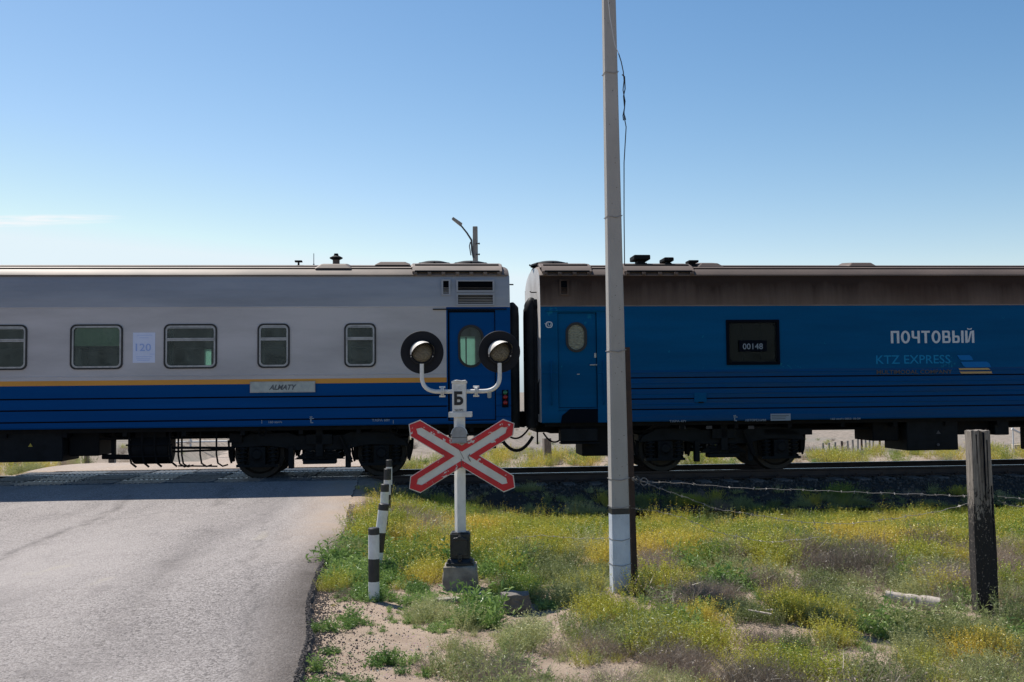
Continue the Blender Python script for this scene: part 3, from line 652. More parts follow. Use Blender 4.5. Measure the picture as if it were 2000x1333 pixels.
# --- bogie (mesh frame with wheels, springs and brake gear below it)
def make_bogie(parent, uc):
    fb = MB()
    for s in (-1, 1):
        y0, y1 = s * .93, s * 1.10
        fb.prism([(-1.72, .60), (-1.66, .72), (-1.35, .88), (-.6, .90), (-.45, .84), (.45, .84), (.6, .90), (1.35, .88), (1.66, .72), (1.72, .60), (1.5, .62), (1.0, .64), (.7, .60), (.55, .55), (-.55, .55), (-.7, .60), (-1.0, .64), (-1.5, .62)], 'y', y0, y1)
        fb.box(-.32, .32, s * .9, s * 1.18, .28, .36); fb.box(-.07, .07, s * 1.1, s * 1.2, .42, 1.0)
        for x in (-.55, .55): fb.box(x - .05, x + .05, s * 1.0, s * 1.16, .2, .62)
    for x in (-1.66, -.5, .5, 1.66): fb.box(x - .06, x + .06, -1.0, 1.0, .62, .76)
    fb.box(-.25, .25, -1.2, 1.2, .66, .86)
    bo = fb.build('bogie', M_under2, parent, bev=.012, loc=(uc, 0, 0))
    for x in (-1.2, 1.2):
        wb_ = MB()
        for s in (-1, 1):
            wb_.lathe([(.0, .06), (.09, .06), (.10, .02), (.36, .0), (.40, .045), (.4785, .045), (.485, -.05), (.51, -.085), (.41, -.085), (.36, -.05), (0, -.04)], (x, s * .755, .4785), (0, s, 0), 36)
        wb_.cyl((x, -1.1, .4785), (x, 1.1, .4785), .08, 14); wb_.build('wheelset', M_wheel, bo, smooth=35)
        for s in (-1, 1):
            ab = MB(); ab.lathe([(0, .14), (.08, .14), (.10, .12), (.115, .10), (.15, .09), (.16, 0), (.16, -.15), (0, -.15)], (x, s * 1.04, .4785), (0, s, 0), 18)
            ab.box(x - .40, x + .40, s * .95, s * 1.14, .235, .285); ab.box(x - .15, x + .15, s * .96, s * 1.12, .28, .62)
            for q in range(6): a = q * pi / 3; ab.cyl((x + .12 * cos(a), s * 1.12, .4785 + .12 * sin(a)), (x + .12 * cos(a), s * 1.15, .4785 + .12 * sin(a)), .014, 6)
            ab.build('axle_box', M_under2, bo, smooth=35)
            for dx in (-.29, .29):
                sp_ = MB(); pts = []
                for q in range(0, 56): a = q / 55 * 2 * pi * 4.2; pts.append((x + dx + .085 * cos(a), s * 1.045 + .085 * sin(a), .30 + .32 * q / 55))
                sp_.tube(pts, .019, 6); sp_.cyl((x + dx, s * 1.045, .285), (x + dx, s * 1.045, .62), .05, 10); sp_.build('coil_spring', M_under2, bo, smooth=50)
    for s in (-1, 1):
        ls = MB()
        for j in range(7): ls.box(-.48 + j * .03, .48 - j * .03, s * .98, s * 1.10, .37 + j * .022, .385 + j * .022)
        for x in (-.2, .2):
            pts = [(x + .08 * cos(q / 30 * 2 * pi * 3), s * 1.1 + .0 + .05 * sin(q / 30 * 2 * pi * 3), .36 + .2 * q / 30) for q in range(31)]; ls.tube(pts, .014, 5)
        ls.build('leaf_spring', M_under2, bo)
        dm = MB(); dm.cyl((.62, s * 1.17, .3), (.40, s * 1.17, .82), .035, 10); dm.cyl((.60, s * 1.17, .35), (.50, s * 1.17, .58), .05, 10); dm.build('damper', M_under, bo, smooth=40)
        for x in (-1.2, 1.2):
            for e in (-1, 1):
                bk = MB(); bk.tube([(x + e * .60, s * .85, .75), (x + e * .58, s * .85, .45), (x + e * .54, s * .85, .30)], .022, 6); bk.box(x + e * .50, x + e * .56, s * .70, s * .88, .33, .63); bk.build('brake_shoe', M_under, bo)
    return bo
def underframe(car, u0, u1):
    b = MB(); b.box(u0 + .1, u1 - .1, -1.38, 1.38, .95, 1.06); b.box(u0 + .3, u1 - .3, -.45, .45, .78, .95)
    x = u0 + .6
    while x < u1 - .5: b.box(x, x + .08, -1.4, 1.4, .87, .95); x += 1.1
    for s in (-1, 1): b.cyl((u0 + .5, s * 1.05, .82), (u1 - .5, s * 1.05, .82), .025, 6)
    b.build('underframe', M_under, car)
def solid(car, name, mat, u0, u1, y0, y1, w0, w1, bev=.02):
    b = MB(); b.box(u0, u1, y0, y1, w0, w1); return b.build(name, mat, car, bev=bev)
def grille(car, ua, ub, wa, wb, y, n, frame_mat, tilt=0):
    g = MB(); g.ring([(ua, wa), (ub, wa), (ub, wb), (ua, wb)], [(ua + .035, wa + .03), (ub - .035, wa + .03), (ub - .035, wb - .03), (ua + .035, wb - .03)], 'y', y - .045, y + .02)
    o = g.build('vent_grille', frame_mat, car)
    s = MB(); s.box(ua + .03, ub - .03, y + .0, y + .012, wa + .025, wb - .025); s.build('grille_back', M_seam, o)
    sm = MB(); sm.hexa([(ua + .035, y - .030, 0), (ub - .035, y - .030, 0), (ub - .035, y - .034, 0), (ua + .035, y - .034, 0), (ua + .035, y - .006, .022), (ub - .035, y - .006, .022), (ub - .035, y - .010, .022), (ua + .035, y - .010, .022)])
    s0_ = None
    for j in range(n):
        z = wa + .035 + (wb - wa - .08) * j / max(1, n - 1)
        if s0_ is None: s0_ = sm.build('slat', M_under, o); q = s0_
        else: q = s0_.copy(); C.objects.link(q)
        q.location = (0, 0, z)
    return o
def gangway(car, u, s, top):
    """rubber bellows of the corridor connection, s = +1 when it points to the right"""
    f = MB(); f.box(u, u + s * .08, -.98, -.60, 1.0, top - .1); f.box(u, u + s * .08, .60, .98, 1.0, top - .1); f.box(u, u + s * .08, -.98, .98, top - .25, top); f.box(u, u + s * .08, -.98, .98, .95, 1.12)
    g = f.build('gangway', M_rubber, car, bev=.03)
    for yy, o_, r_ in ((-.86, .125, .125), (.86, .06, .06)):
        t_ = MB(); t_.tube([(u + s * o_, yy, .92), (u + s * o_, yy, 1.1), (u + s * o_, yy, top - .25), (u + s * o_, yy * .97, top - .08), (u + s * o_ * .8, yy * .9, top)], [r_ * .93, r_, r_, r_ * .93, r_ * .6], 16); t_.build('rubber_bellows', M_rubber, g, smooth=60)
    t_ = MB(); t_.tube([(u + s * .11, -.8, top - .08), (u + s * .09, 0, top - .06), (u + s * .05, .8, top - .10)], [.11, .09, .05], 14); t_.build('rubber_bellows', M_rubber, g, smooth=60)
    d = MB(); d.box(u + s * .01, u + s * .03, -.55, .55, 1.05, 3.05); d.build('gangway_door', M_blue2, g)
    return g
def coupler(car, u, s):
    b = MB(); b.box(u - s * .5, u + s * .28, -.13, .13, .94, 1.16); b.prism([(u + s * .2, .9), (u + s * .48, .93), (u + s * .5, 1.2), (u + s * .2, 1.24)], 'y', -.2, .16)
    b.cyl((u - s * .05, -.3, 1.15), (u - s * .05, -.3, .55), .02, 6); b.box(u - s * .35, u + s * .02, -.75, .75, .82, 1.02)
    b.build('coupler', M_under, car, bev=.02)
# ===================== left coach (passenger) =====================
uA1 = Lu(997); uA0 = uA1 - 24.5; ucA = (uA0 + uA1) / 2
carA = car_empty(ucA, 'grey and blue passenger coach with an orange stripe and a row of windows')
def a(px): return Lu(px) - ucA
def aw(px, py): return Lw(px, py)
rowsA = dict(stripe_hi=Lw(500, 741), stripe_lo=Lw(500, 750.5))
holesA = []; winsA = []
wt1, wb1 = Lw(190, 722), Lw(190, 634)
# windows: the ones in view, then the same rhythm to the left
wl = [(1, 52, True), (188.5, 51.5, False), (372, 52, True), (534.5, 31.5, True), (703.5, 31, True)]
for c_, hw, vent in wl:
    ua, ub = a(c_ - hw), a(c_ + hw)
    holesA.append(window(carA, ua, ub, wt1, wb1, vent, blind=(.39 if not vent else None)))
step_w = a(188.5) - a(1)
x = a(1) - step_w; kx = 0
while x > -24.5 / 2 + 3.3:
    holesA.append(window(carA, x - .53, x + .53, wt1, wb1, kx % 2 == 0)); x -= step_w; kx += 1
# poster and destination board
# door opening
dl, dr_ = a(874.5), a(968); dtop, dbot = Lw(920, 606), Lw(920, 822)
holesA.append((dl, dr_, dbot, dtop))
g1 = [Lw(500, y) for y in (820.5, 798, 776)]
profA = [(1.535, 1.035, 1), (1.55, 1.06, 1)]
for gw in g1: profA += [(1.55, gw - .014, 2), (1.536, gw - .009, 2), (1.536, gw + .009, 2), (1.55, gw + .014, 1)]
profA += [(1.55, rowsA['stripe_lo'], 0), (1.55, rowsA['stripe_hi'] + .06, 0), (1.556, rowsA['stripe_hi'] + .065, 0), (1.556, rowsA['stripe_hi'] + .08, 0), (1.55, rowsA['stripe_hi'] + .085, 0),
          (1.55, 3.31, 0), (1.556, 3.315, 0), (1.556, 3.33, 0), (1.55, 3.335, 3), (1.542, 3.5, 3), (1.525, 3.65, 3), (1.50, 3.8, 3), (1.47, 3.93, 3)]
uE = a(872)
wl_ = wall([uE], profA, holesA, None, -1, -12.25, 12.25)
# all of the side right of the door line is blue
for i, f in enumerate(wl_.f):
    cx = sum(wl_.v[j][0] for j in f) / len(f); cz = sum(wl_.v[j][2] for j in f) / len(f)
    if cx > uE and cz < 3.31: wl_.m[i] = 1
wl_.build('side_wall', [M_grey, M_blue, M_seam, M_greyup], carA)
st = MB(); st.box(-12.25, uE, -1.553, -1.549, rowsA['stripe_lo'], rowsA['stripe_hi']); st.build('stripe', M_orange, carA)
# far side with the windows whose light shows through
fh = [far_window(carA, a(c_ - hw) + .1, a(c_ + hw) - .1, wt1 + .1, wt1 + .50) for c_, hw, v_ in wl[:3]]
fh.append(far_window(carA, a(897) + .04, a(943) - .02, Lw(920, 716), Lw(920, 642)))
wall([], [(1.55, 1.04, 0), (1.55, 3.32, 0), (1.47, 3.93, 0)], fh, None, 1, -12.25, 12.25).build('side_wall', M_grey, carA)
roofA = roof_shell(carA, -12.25, 12.25, M_roofL, True)
endwall(carA, 12.23, M_blue, None); endwall(carA, -12.23, M_blue, None)
inn = MB(); inn.box(-12.2, 12.2, -1.5, 1.5, 1.06, 1.12); inn.box(-12.2, 12.2, -1.45, 1.45, 3.6, 3.64)
for px in (95, 270, 455, 620, 868): inn.box(a(px) - .02, a(px) + .02, -1.5, .6, 1.1, 3.6)
inn.build('interior_partition', M_int, carA)
inn = MB(); inn.box(a(455) + .03, a(860), .2, .24, 1.1, 3.6); inn.build('corridor_wall', M_int, carA)
# gutter and roof seams
gt = MB(); gt.box(-12.2, 12.2, -1.50, -1.468, 3.925, 3.95); gt.box(-12.2, 12.2, 1.468, 1.50, 3.925, 3.95); gt.build('gutter', M_roofL, carA)
for (y_, dz) in ((1.15, 0), (.85, 0)):
    pass
b = MB(); b.tube([(-12.1, -1.28, 4.10), (12.0, -1.28, 4.10)], .014, 6); b.tube([(-12.1, -1.1, 4.165), (12.0, -1.1, 4.165)], .012, 6); b.build('roof_seam', M_under, carA)
# door
rec = .03
dr = MB(); dr.box(dl + .03, dr_ - .015, -SIDE + rec, -SIDE + rec + .04, dbot + .02, dtop - .05)
# oval window punched in: door is ring + fill made of a grid with an oval outline
def oval(cx, cz, hw, hh, n=28):
    r = hw; pts = []
    for j in range(n):
        a_ = 2 * pi * j / n; pts.append((cx + hw * cos(a_), cz + (hh - hw) * (1 if sin(a_) > 0 else -1 if sin(a_) < -1e-9 else 0) + hw * sin(a_)))
    return pts
def door(car, ua, ub, wa, wb, cx, cz, hw, hh, mat, y, pane, name='door'):
    n = 28; ov = oval(cx, cz, hw, hh, n); out = []
    for (x_, z_) in ov:      # radial projection onto the door rectangle
        dx, dz = x_ - cx, z_ - cz; ts = []
        if dx > 1e-6: ts.append((ub - cx) / dx)
        if dx < -1e-6: ts.append((ua - cx) / dx)
        if dz > 1e-6: ts.append((wb - cz) / dz)
        if dz < -1e-6: ts.append((wa - cz) / dz)
        t_ = min(ts); out.append((cx + dx * t_, cz + dz * t_))
    # snap the closest samples to the four corners
    for cr in ((ua, wa), (ub, wa), (ub, wb), (ua, wb)):
        j = min(range(n), key=lambda q: (out[q][0] - cr[0]) ** 2 + (out[q][1] - cr[1]) ** 2); out[j] = cr
    d = MB(); d.ring(out, ov, 'y', y, y + .04); o = d.build(name, mat, car)
    g = MB(); g.ring(oval(cx, cz, hw + .035, hh + .035, n), oval(cx, cz, hw - .015, hh - .015, n), 'y', y - .02, y + .02); g.build('window_gasket', M_gask, o, smooth=40)
    p = MB(); pv_ = oval(cx, cz, hw, hh, n); p.v = [(x_, y + .009, z_) for x_, z_ in pv_]; p.f = [tuple(range(n))]; p.m = [0]; p.build('pane', pane, o)
    return o
cxA, czA = (a(897) + a(943)) / 2, (Lw(920, 637) + Lw(920, 716)) / 2
dA = door(carA, dl + .035, dr_ - .015, dbot + .02, dtop - .045, cxA, czA, (a(942) - a(898)) / 2, (Lw(920, 638) - Lw(920, 715)) / 2, M_blue, -SIDE + .025, M_glass)
hb = MB(); hb.box(dl, dr_, -SIDE + .1, -SIDE + .14, dbot, dtop)
fr = MB(); fr.ring([(dl, dbot), (dr_, dbot), (dr_, dtop), (dl, dtop)], [(dl + .03, dbot + .015), (dr_ - .01, dbot + .015), (dr_ - .01, dtop - .04), (dl + .03, dtop - .04)], 'y', -SIDE + .002, -SIDE + .09); fr.build('door_frame', M_seam, carA)
ln = MB(); ln.box(a(846), a(990), -1.585, -1.53, Lw(900, 605.5), Lw(900, 603.5)); ln.build('door_drip_rail', M_under, carA)
h = MB(); h.prism(rrect(a(951) , a(959), Lw(955, 778), Lw(955, 762), .03), 'y', -SIDE - .0, -SIDE + .03); h.build('door_handle', M_alu, carA)
lp = MB(); lp.box(a(980), a(992), -1.575, -1.54, Lw(985, 796), Lw(985, 762)); lo_ = lp.build('marker_lamp', M_seam, carA)
for py, mm in ((767, M_greenlamp), (776, M_redlamp), (787, M_redlamp)):
    q = MB(); q.lathe([(0, .03), (.03, .025), (.045, .0)], (a(986), -1.572, Lw(985, py)), (0, -1, 0), 14); q.build('lens', mm, lo_, smooth=60)
# grilles and lid row over the door
yv = -1.515
grille(carA, a(863), a(881), Lw(870, 577), Lw(870, 546), yv, 7, M_greyup)
grille(carA, a(892), a(967), Lw(930, 570.5), Lw(930, 547), yv, 7, M_greyup); grille(carA, a(892), a(967), Lw(930, 597), Lw(930, 573.5), yv - .015, 6, M_greyup)
def roof_end(car, ua, ub, mat, n=6):
    o = rib_box(car, 'roof_cover', mat, ua, ub, (-1.46, 1.46), .035)
    for y0, y1 in ((1.30, 1.45), (1.0, 1.18)):
        r = MB()
        z0 = np.interp(y0, [p[0] for p in ROOF[::-1]], [p[1] for p in ROOF[::-1]]); z1 = np.interp(y1, [p[0] for p in ROOF[::-1]], [p[1] for p in ROOF[::-1]])
        r.tube([(ua + .05, -y1 - .02, z1 + .04), (ub - .05, -y1 - .02, z1 + .04)], .022, 8); r.build('cover_rib', M_under, o)
    for j in range(n):
        u = ua + .06 + (ub - ua - .12) * j / (n - 1); q = MB(); q.box(u - .035, u + .035, -1.535, -1.47, 3.945, 4.0); q.cyl((u, -1.53, 3.97), (u, -1.56, 3.97), .018, 8); q.build('bolt_lug', mat, o)
    q = MB(); q.cyl((ua, -1.3, 4.10), (ua, -1.0, 4.20), .03, 8); q.cyl((ub, -1.3, 4.10), (ub, -1.0, 4.20), .03, 8); q.build('strap', mat, o)
    return o
reA = roof_end(carA, a(806), a(983), M_roofL, 7)
def dome(car, uc, hw, mat, top=.11, yy=-.35):
    b = MB(); b.lathe([(hw, 0), (hw, .03), (hw * .96, .045), (hw * .8, top * .62), (hw * .5, top * .9), (0.001, top)], (uc, yy, 4.255), (0, 0, 1), 28)
    o = b.build('tank_hatch', mat, car, smooth=50); r = MB()
    for j in range(8): an = j * pi / 4; r.cyl((uc + hw * cos(an), yy + hw * sin(an), 4.285), (uc + hw * 1.06 * cos(an), yy + hw * 1.06 * sin(an), 4.285), .02, 6)
    r.build('clamp', M_under, o)
dome(carA, a(850), .40, M_under2); dome(carA, a(925), .42, M_under2)
# roof furniture of the passenger coach
def low_cover(car, ua, ub, yy, zz, mat, h=.12, w_=.5):
    b = MB(); m_ = (ua + ub) / 2; b.hexa([(ua, yy - w_ / 2, zz), (ub, yy - w_ / 2, zz), (ub, yy + w_ / 2, zz + .1), (ua, yy + w_ / 2, zz + .1), (ua + .12, yy - w_ / 2 + .1, zz + h), (ub - .12, yy - w_ / 2 + .1, zz + h), (ub - .12, yy + w_ / 2, zz + .1 + h * .6), (ua + .12, yy + w_ / 2, zz + .1 + h * .6)])
    return b.build('roof_ventilator', mat, car, bev=.02)
low_cover(carA, a(611), a(686), -1.1, 4.09, M_roofL, .10); low_cover(carA, a(728), a(802), -.7, 4.20, M_roofR, .08, .6)
ch = MB(); ch.cyl((a(650), -.8, 4.1), (a(650), -.8, 4.33), .07, 14); co_ = ch.build('chimney', M_roofR, carA, smooth=40)
ch = MB(); ch.lathe([(.07, 0), (.13, .03), (.13, .05), (.05, .09), (.04, .13), (0, .13)], (a(650), -.8, 4.33), (0, 0, 1), 14); ch.build('chimney_cap', M_under, co_, smooth=40)
ch = MB(); ch.cyl((a(572), -.7, 4.15), (a(572), -.7, 4.31), .02, 8); ch.box(a(572) - .07, a(572) + .07, -.76, -.64, 4.30, 4.33); ch.build('breather_pipe', M_under, carA)
ch = MB(); ch.cyl((a(602), -.6, 4.2), (a(602), -.6, 4.49), .008, 6); ch.cyl((a(602), -.6, 4.2), (a(602), -.6, 4.28), .016, 6); ch.build('antenna', M_alu, carA)
# poster, destination board, small marks
po = MB(); po.box(a(259.5), a(303), -1.5545, -1.5505, Lw(280, 709), Lw(280, 650)); pst = po.build('poster', M_paper, carA)
text('poster_number', '120', .20, M_lblue, pst, (a(265), -1.557, Lw(280, 686)), bold=.002, width=a(295) - a(265)); 
pl = MB()
for py, x0_, x1_ in ((655, 267, 297), (660, 272, 290), (692, 292, 302), (697, 266, 297), (701, 266, 294), (704, 268, 292)): pl.box(a(x0_), a(x1_), -1.556, -1.5545, Lw(280, py + .6), Lw(280, py - .2))
pl.build('poster_small_print', M_lblue, pst)
bd = MB(); bd.box(a(489), a(616), -1.585, -1.556, Lw(550, 767), Lw(550, 745.5)); bo_ = bd.build('destination_board', M_plate, carA, bev=.004)
text('board_lettering', 'ALMATY', .135, flat('dark_grey_lettering', (.07, .08, .09), .6), bo_, (a(526), -1.587, Lw(550, 761.5)), bold=.004, shear=.35, width=a(580) - a(526))
rw = MB(); rw.ring([(a(489), Lw(550, 767)), (a(616), Lw(550, 767)), (a(616), Lw(550, 745.5)), (a(489), Lw(550, 745.5))], [(a(491), Lw(550, 765.4)), (a(614), Lw(550, 765.4)), (a(614), Lw(550, 747)), (a(491), Lw(550, 747))], 'y', -1.59, -1.584); rw.build('board_rim', M_alu, bo_)
def mark_t(car, u, w0, h_, x_=-1.553):
    b = MB(); b.box(u, u + .022, x_, x_ + .004, w0, w0 + h_); b.box(u - .015, u + .07, x_, x_ + .004, w0 + h_ * .62, w0 + h_ * .74); b.box(u, u + .055, x_, x_ + .004, w0, w0 + .02); b.box(u - .01, u + .04, x_, x_ + .004, w0 + h_ - .02, w0 + h_); b.build('jacking_mark', M_letterdim, car)
text('speed_lettering', '160 км/ч', .062, M_letterdim, carA, (a(525), -1.552, Lw(530, 827)), bold=.0012, width=a(551) - a(525))
mark_t(carA, a(606), Lw(606, 827), .13)
text('weight_lettering', 'ТАРА 60т', .062, M_letterdim, carA, (a(726), -1.552, Lw(740, 823.5)), bold=.0012, width=a(761) - a(726))
for px in (511, 767):
    q = MB(); q.box(a(px), a(px) + .012, -1.553, -1.549, Lw(px, 828), Lw(px, 821)); q.build('bracket_mark', M_letterdim, carA)
# below the floor
underframe(carA, -12.25, 12.25)
bgA = make_bogie(carA, (Lu(505, 1.0, 920) + Lu(745, 1.0, 920)) / 2 - ucA); bg2 = copy_tree(bgA, carA); bg2.location.x = bgA.location.x - 17
yb = 1.33
def au(px): return Lu(px, yb, 870) - ucA
def ww(px, py): return Lw(px, py, yb)
solid(carA, 'battery_box', M_under2, au(-60), au(122), -yb, -.4, ww(60, 903), .98)
solid(carA, 'battery_box', M_under, au(-300), au(-70), -yb, -.4, ww(60, 903), .98)
solid(carA, 'converter_box', M_under, au(126), au(186), -1.1, -.3, ww(150, 893), .98)
q = MB(); q.prism([(au(55), ww(60, 873)), (au(64), ww(60, 873)), (au(59.5), ww(60, 866))], 'y', -yb - .004, -yb + .001); q.build('warning_triangle', M_yell, carA)
q = MB()
q.cyl((au(252), -.95, .62), (au(326), -.95, .62), .30, 20); q.box(au(258), au(320), -1.15, -.4, .6, .98); q.cyl((au(245), -.95, .62), (au(252), -.95, .62), .2, 16)
gen = q.build('compressor', M_under, carA, smooth=35, bev=.015)
for px in (250, 275, 300, 330):
    r = MB(); r.tube([(au(px), -1.25, .95), (au(px), -1.27, .6), (au(px) + .04, -1.25, .36), (au(px) + .12, -1.2, .28)], .02, 6); r.build('guard_bar', M_under, gen)
for py in (870, 893):
    r = MB(); r.tube([(au(244), -1.26, ww(280, py)), (au(335), -1.26, ww(280, py))], .018, 6); r.build('guard_bar', M_under, gen)
q = MB(); q.cyl((au(186), -.9, ww(200, 895)), (au(250), -.9, ww(200, 897)), .05, 8); q.cyl((au(195), -.9, ww(200, 852)), (au(250), -.9, ww(200, 852)), .03, 8); q.box(au(205), au(212), -.95, -.85, ww(200, 897), .95); q.build('air_pipe', M_under, carA)
q = MB()
for px in (345, 352, 388, 420): q.tube([(au(px), -1.2, .95), (au(px), -1.2, .5), (au(px) + .03, -1.2, .33), (au(px) + .12, -1.2, .27), (au(px) + .22, -1.2, .3)], .018, 6)
q.tube([(au(333), -1.2, ww(380, 875)), (au(455), -1.2, ww(380, 877))], .028, 6); q.tube([(au(333), -1.15, ww(380, 883)), (au(455), -1.15, ww(380, 880))], .022, 6); q.tube([(au(340), -1.2, ww(380, 853)), (au(420), -1.2, ww(380, 853))], .014, 6); q.tube([(au(345), -1.2, .29), (au(422), -1.2, .27)], .016, 6)
q.build('pipe_frame', M_under, carA)
q = MB(); q.box(au(417), au(440), -1.3, -1.1, ww(430, 843), ww(430, 828)); q.box(au(445), au(470), -1.2, -.9, ww(450, 866), ww(450, 858) + .1); q.build('junction_box', M_under, carA)
for px in (508, 766):
    q = MB(); q.lathe([(.06, -.02), (.085, 0), (.06, .02)], (a(px + 2), -1.4, .93), (0, 1, 0), 16); q.build('lifting_eye', M_under, carA)
gangway(carA, 12.24, 1, 3.42); coupler(carA, 12.25, 1)
q = MB(); q.box(a(876), a(968), -1.5, -1.15, .55, .60); q.box(a(876), a(880), -1.5, -1.15, .55, 1.04); q.box(a(964), a(968), -1.5, -1.15, .55, 1.04); q.box(a(876), a(968), -1.42, -1.15, .80, .84); q.build('footstep', M_under, carA)
q = MB(); q.tube([(12.25, .3, 3.75), (12.37, .3, 3.75), (12.40, .3, 3.74)], .012, 6); q.tube([(12.25, -.9, 3.82), (12.38, -.9, 3.82)], .015, 6); q.build('end_hook', M_under, carA)
# ===================== right coach (mail) =====================
uB0 = Lu(1056.5); ucB = uB0 + 12.25
carB = car_empty(ucB, 'dark blue mail coach with a sooty brown roof, white lettering and one barred window')
def bb(px): return Lu(px) - ucB
W_ = lambda px, py: Lw(px, py)
holesB = []
bdl, bdr, bdt, bdb = bb(1090), bb(1166), W_(1128, 611), W_(1128, 797)
holesB.append((bdl, bdr, bdb, bdt))
stepL, stepR = bb(1097), bb(1166)
wu0, wu1, ww0, ww1 = bb(1419), bb(1523), W_(1470, 713), W_(1470, 625)
holesB.append((wu0 + .05, wu1 - .05, ww0 + .05, ww1 - .05))
profB = [(1.535, 1.03, 1), (1.55, 1.05, 1)]
gB = [W_(1250, y) for y in (800.5, 780, 759.5, 738.5)]
allg = []
for i, g_ in enumerate(gB):
    allg.append((g_, .016, 2)); allg.append((g_ + .105, -.006, 1))
allg.sort()
for g_, dp, mm in allg:
    if dp > 0: profB += [(1.55, g_ - .013, 2), (1.55 - dp, g_ - .008, 2), (1.55 - dp, g_ + .008, 2), (1.55, g_ + .013, 1)]
    else: profB += [(1.55, g_ - .016, 1), (1.55 + .007, g_ - .006, 1), (1.557, g_ + .006, 1), (1.55, g_ + .016, 1)]
profB = sorted(profB, key=lambda p: p[1])
profB += [(1.55, allg[-1][0] + .05, 0), (1.55, 3.315, 4), (1.554, 3.32, 4), (1.554, 3.335, 4), (1.55, 3.34, 3), (1.542, 3.5, 3), (1.525, 3.65, 3), (1.50, 3.8, 3), (1.47, 3.93, 3)]
pb = wall([bb(1186)], profB, holesB, None, -1, -12.25, 12.25)
for i, f in enumerate(pb.f):
    cx = sum(pb.v[j][0] for j in f) / len(f); cz = sum(pb.v[j][2] for j in f) / len(f)
    if cx < bb(1186) and cz < 3.31: pb.m[i] = 0
pb.build('side_wall', [M_blue2, M_bluelow, M_seam, M_sootR, M_roofL], carB)
fl = MB()   # left bay is plain: flat skin over the ribbing
for (x0_, x1_, z0_, z1_) in ((-12.25, bdl - .0, 1.10, 1.98), (bdr, bb(1186), 1.03, 1.98)):
    fl.box(x0_ + .003, x1_ - .003, -1.562, -1.555, z0_, z1_)
fl.build('smooth_panel', M_blue2, carB)
wall([], [(1.55, 1.04, 0), (1.55, 3.32, 1), (1.47, 3.93, 1)], [], None, 1, -12.25, 12.25).build('side_wall', [M_blue2, M_sootR], carB)
roof_shell(carB, -12.25, 12.25, M_roofR, True)
endwall(carB, -12.23, M_endwhite, None); endwall(carB, 12.23, M_blue2, None)
gt = MB(); gt.box(-12.2, 12.2, -1.50, -1.468, 3.925, 3.95); gt.build('gutter', M_roofR, carB)
b = MB(); b.tube([(-12.1, -1.28, 4.10), (12.0, -1.28, 4.10)], .014, 6); b.tube([(-12.1, -1.1, 4.165), (12.0, -1.1, 4.165)], .012, 6); b.build('roof_seam', M_under, carB)
dB = door(carB, bdl + .01, bdr - .01, bdb + .01, bdt - .01, (bb(1109) + bb(1144)) / 2, (W_(1127, 633) + W_(1127, 685)) / 2, (bb(1144) - bb(1109)) / 2, (W_(1127, 633) - W_(1127, 685)) / 2, M_blue2, -SIDE + .03, M_wrink)
q = MB(); q.box(bb(1152), bb(1166), -SIDE + .0, -SIDE + .02, W_(1160, 714), W_(1160, 712)); q.cyl((bb(1163), -SIDE + .03, W_(1160, 713)), (bb(1163), -SIDE, W_(1160, 713)), .014, 8); q.build('door_handle', M_alu, dB)
q = MB(); q.box(bb(1161), bb(1165), -SIDE + .02, -SIDE + .035, W_(1160, 699), W_(1160, 690)); q.build('lock_plate', M_alu, dB)
q = MB(); q.box(bb(1127), bb(1132), -SIDE + .022, -SIDE + .032, W_(1130, 732), W_(1130, 730.5)); q.build('keyhole_cover', M_alu, dB)
q = MB(); q.box(bb(1068), bb(1186), -1.575, -1.545, W_(1120, 608), W_(1120, 605.5)); q.build('door_drip_rail', M_blue2, carB)
for px in (1076, 1178):
    q = MB(); q.tube([(bb(px), -1.56, W_(px, 706)), (bb(px), -1.61, W_(px, 709)), (bb(px), -1.61, W_(px, 788)), (bb(px), -1.56, W_(px, 791))], .013, 8); q.build('handrail', M_blue2, carB, smooth=60)
# step well under the door
q = MB(); q.box(bb(1096), bb(1166), -1.30, -1.26, .62, 1.33); q.box(bb(1096), bb(1166), -1.53, -1.2, W_(1130, 822), W_(1130, 818)); q.build('step_well', M_under, carB)
q = MB(); q.box(bb(1094), bb(1166), -1.5, -1.15, W_(1130, 863), W_(1130, 838)); q.box(bb(1094), bb(1170), -1.52, -1.2, W_(1130, 868), W_(1130, 865)); q.build('footstep', M_under2, carB, bev=.01)
wk = MB(); wk.prism([(bb(1094), W_(1130, 826)), (bb(1166), W_(1130, 826)), (bb(1166), W_(1130, 799)), (bb(1112), W_(1130, 799)), (bb(1096), W_(1130, 812))], 'y', -1.566, -1.5625); wk.build('step_recess_shade', M_seam, carB)  # black sheet on the closed wall: the recess's shade put in as colour
# emblem: a ring with a bar, and the short initials in it
q = MB(); rr_ = rrect(bb(1066), bb(1080), W_(1070, 641), W_(1070, 628.5), .055); q.ring(rr_, rrect(bb(1066) + .02, bb(1080) - .02, W_(1070, 641) + .02, W_(1070, 628.5) - .02, .036), 'y', -1.568, -1.563); em = q.build('emblem', M_letterw, carB)
text('emblem_lettering', 'TU', .075, M_letterw, em, (bb(1064), -1.567, W_(1070, 637.5)), bold=.001, width=bb(1077) - bb(1064))
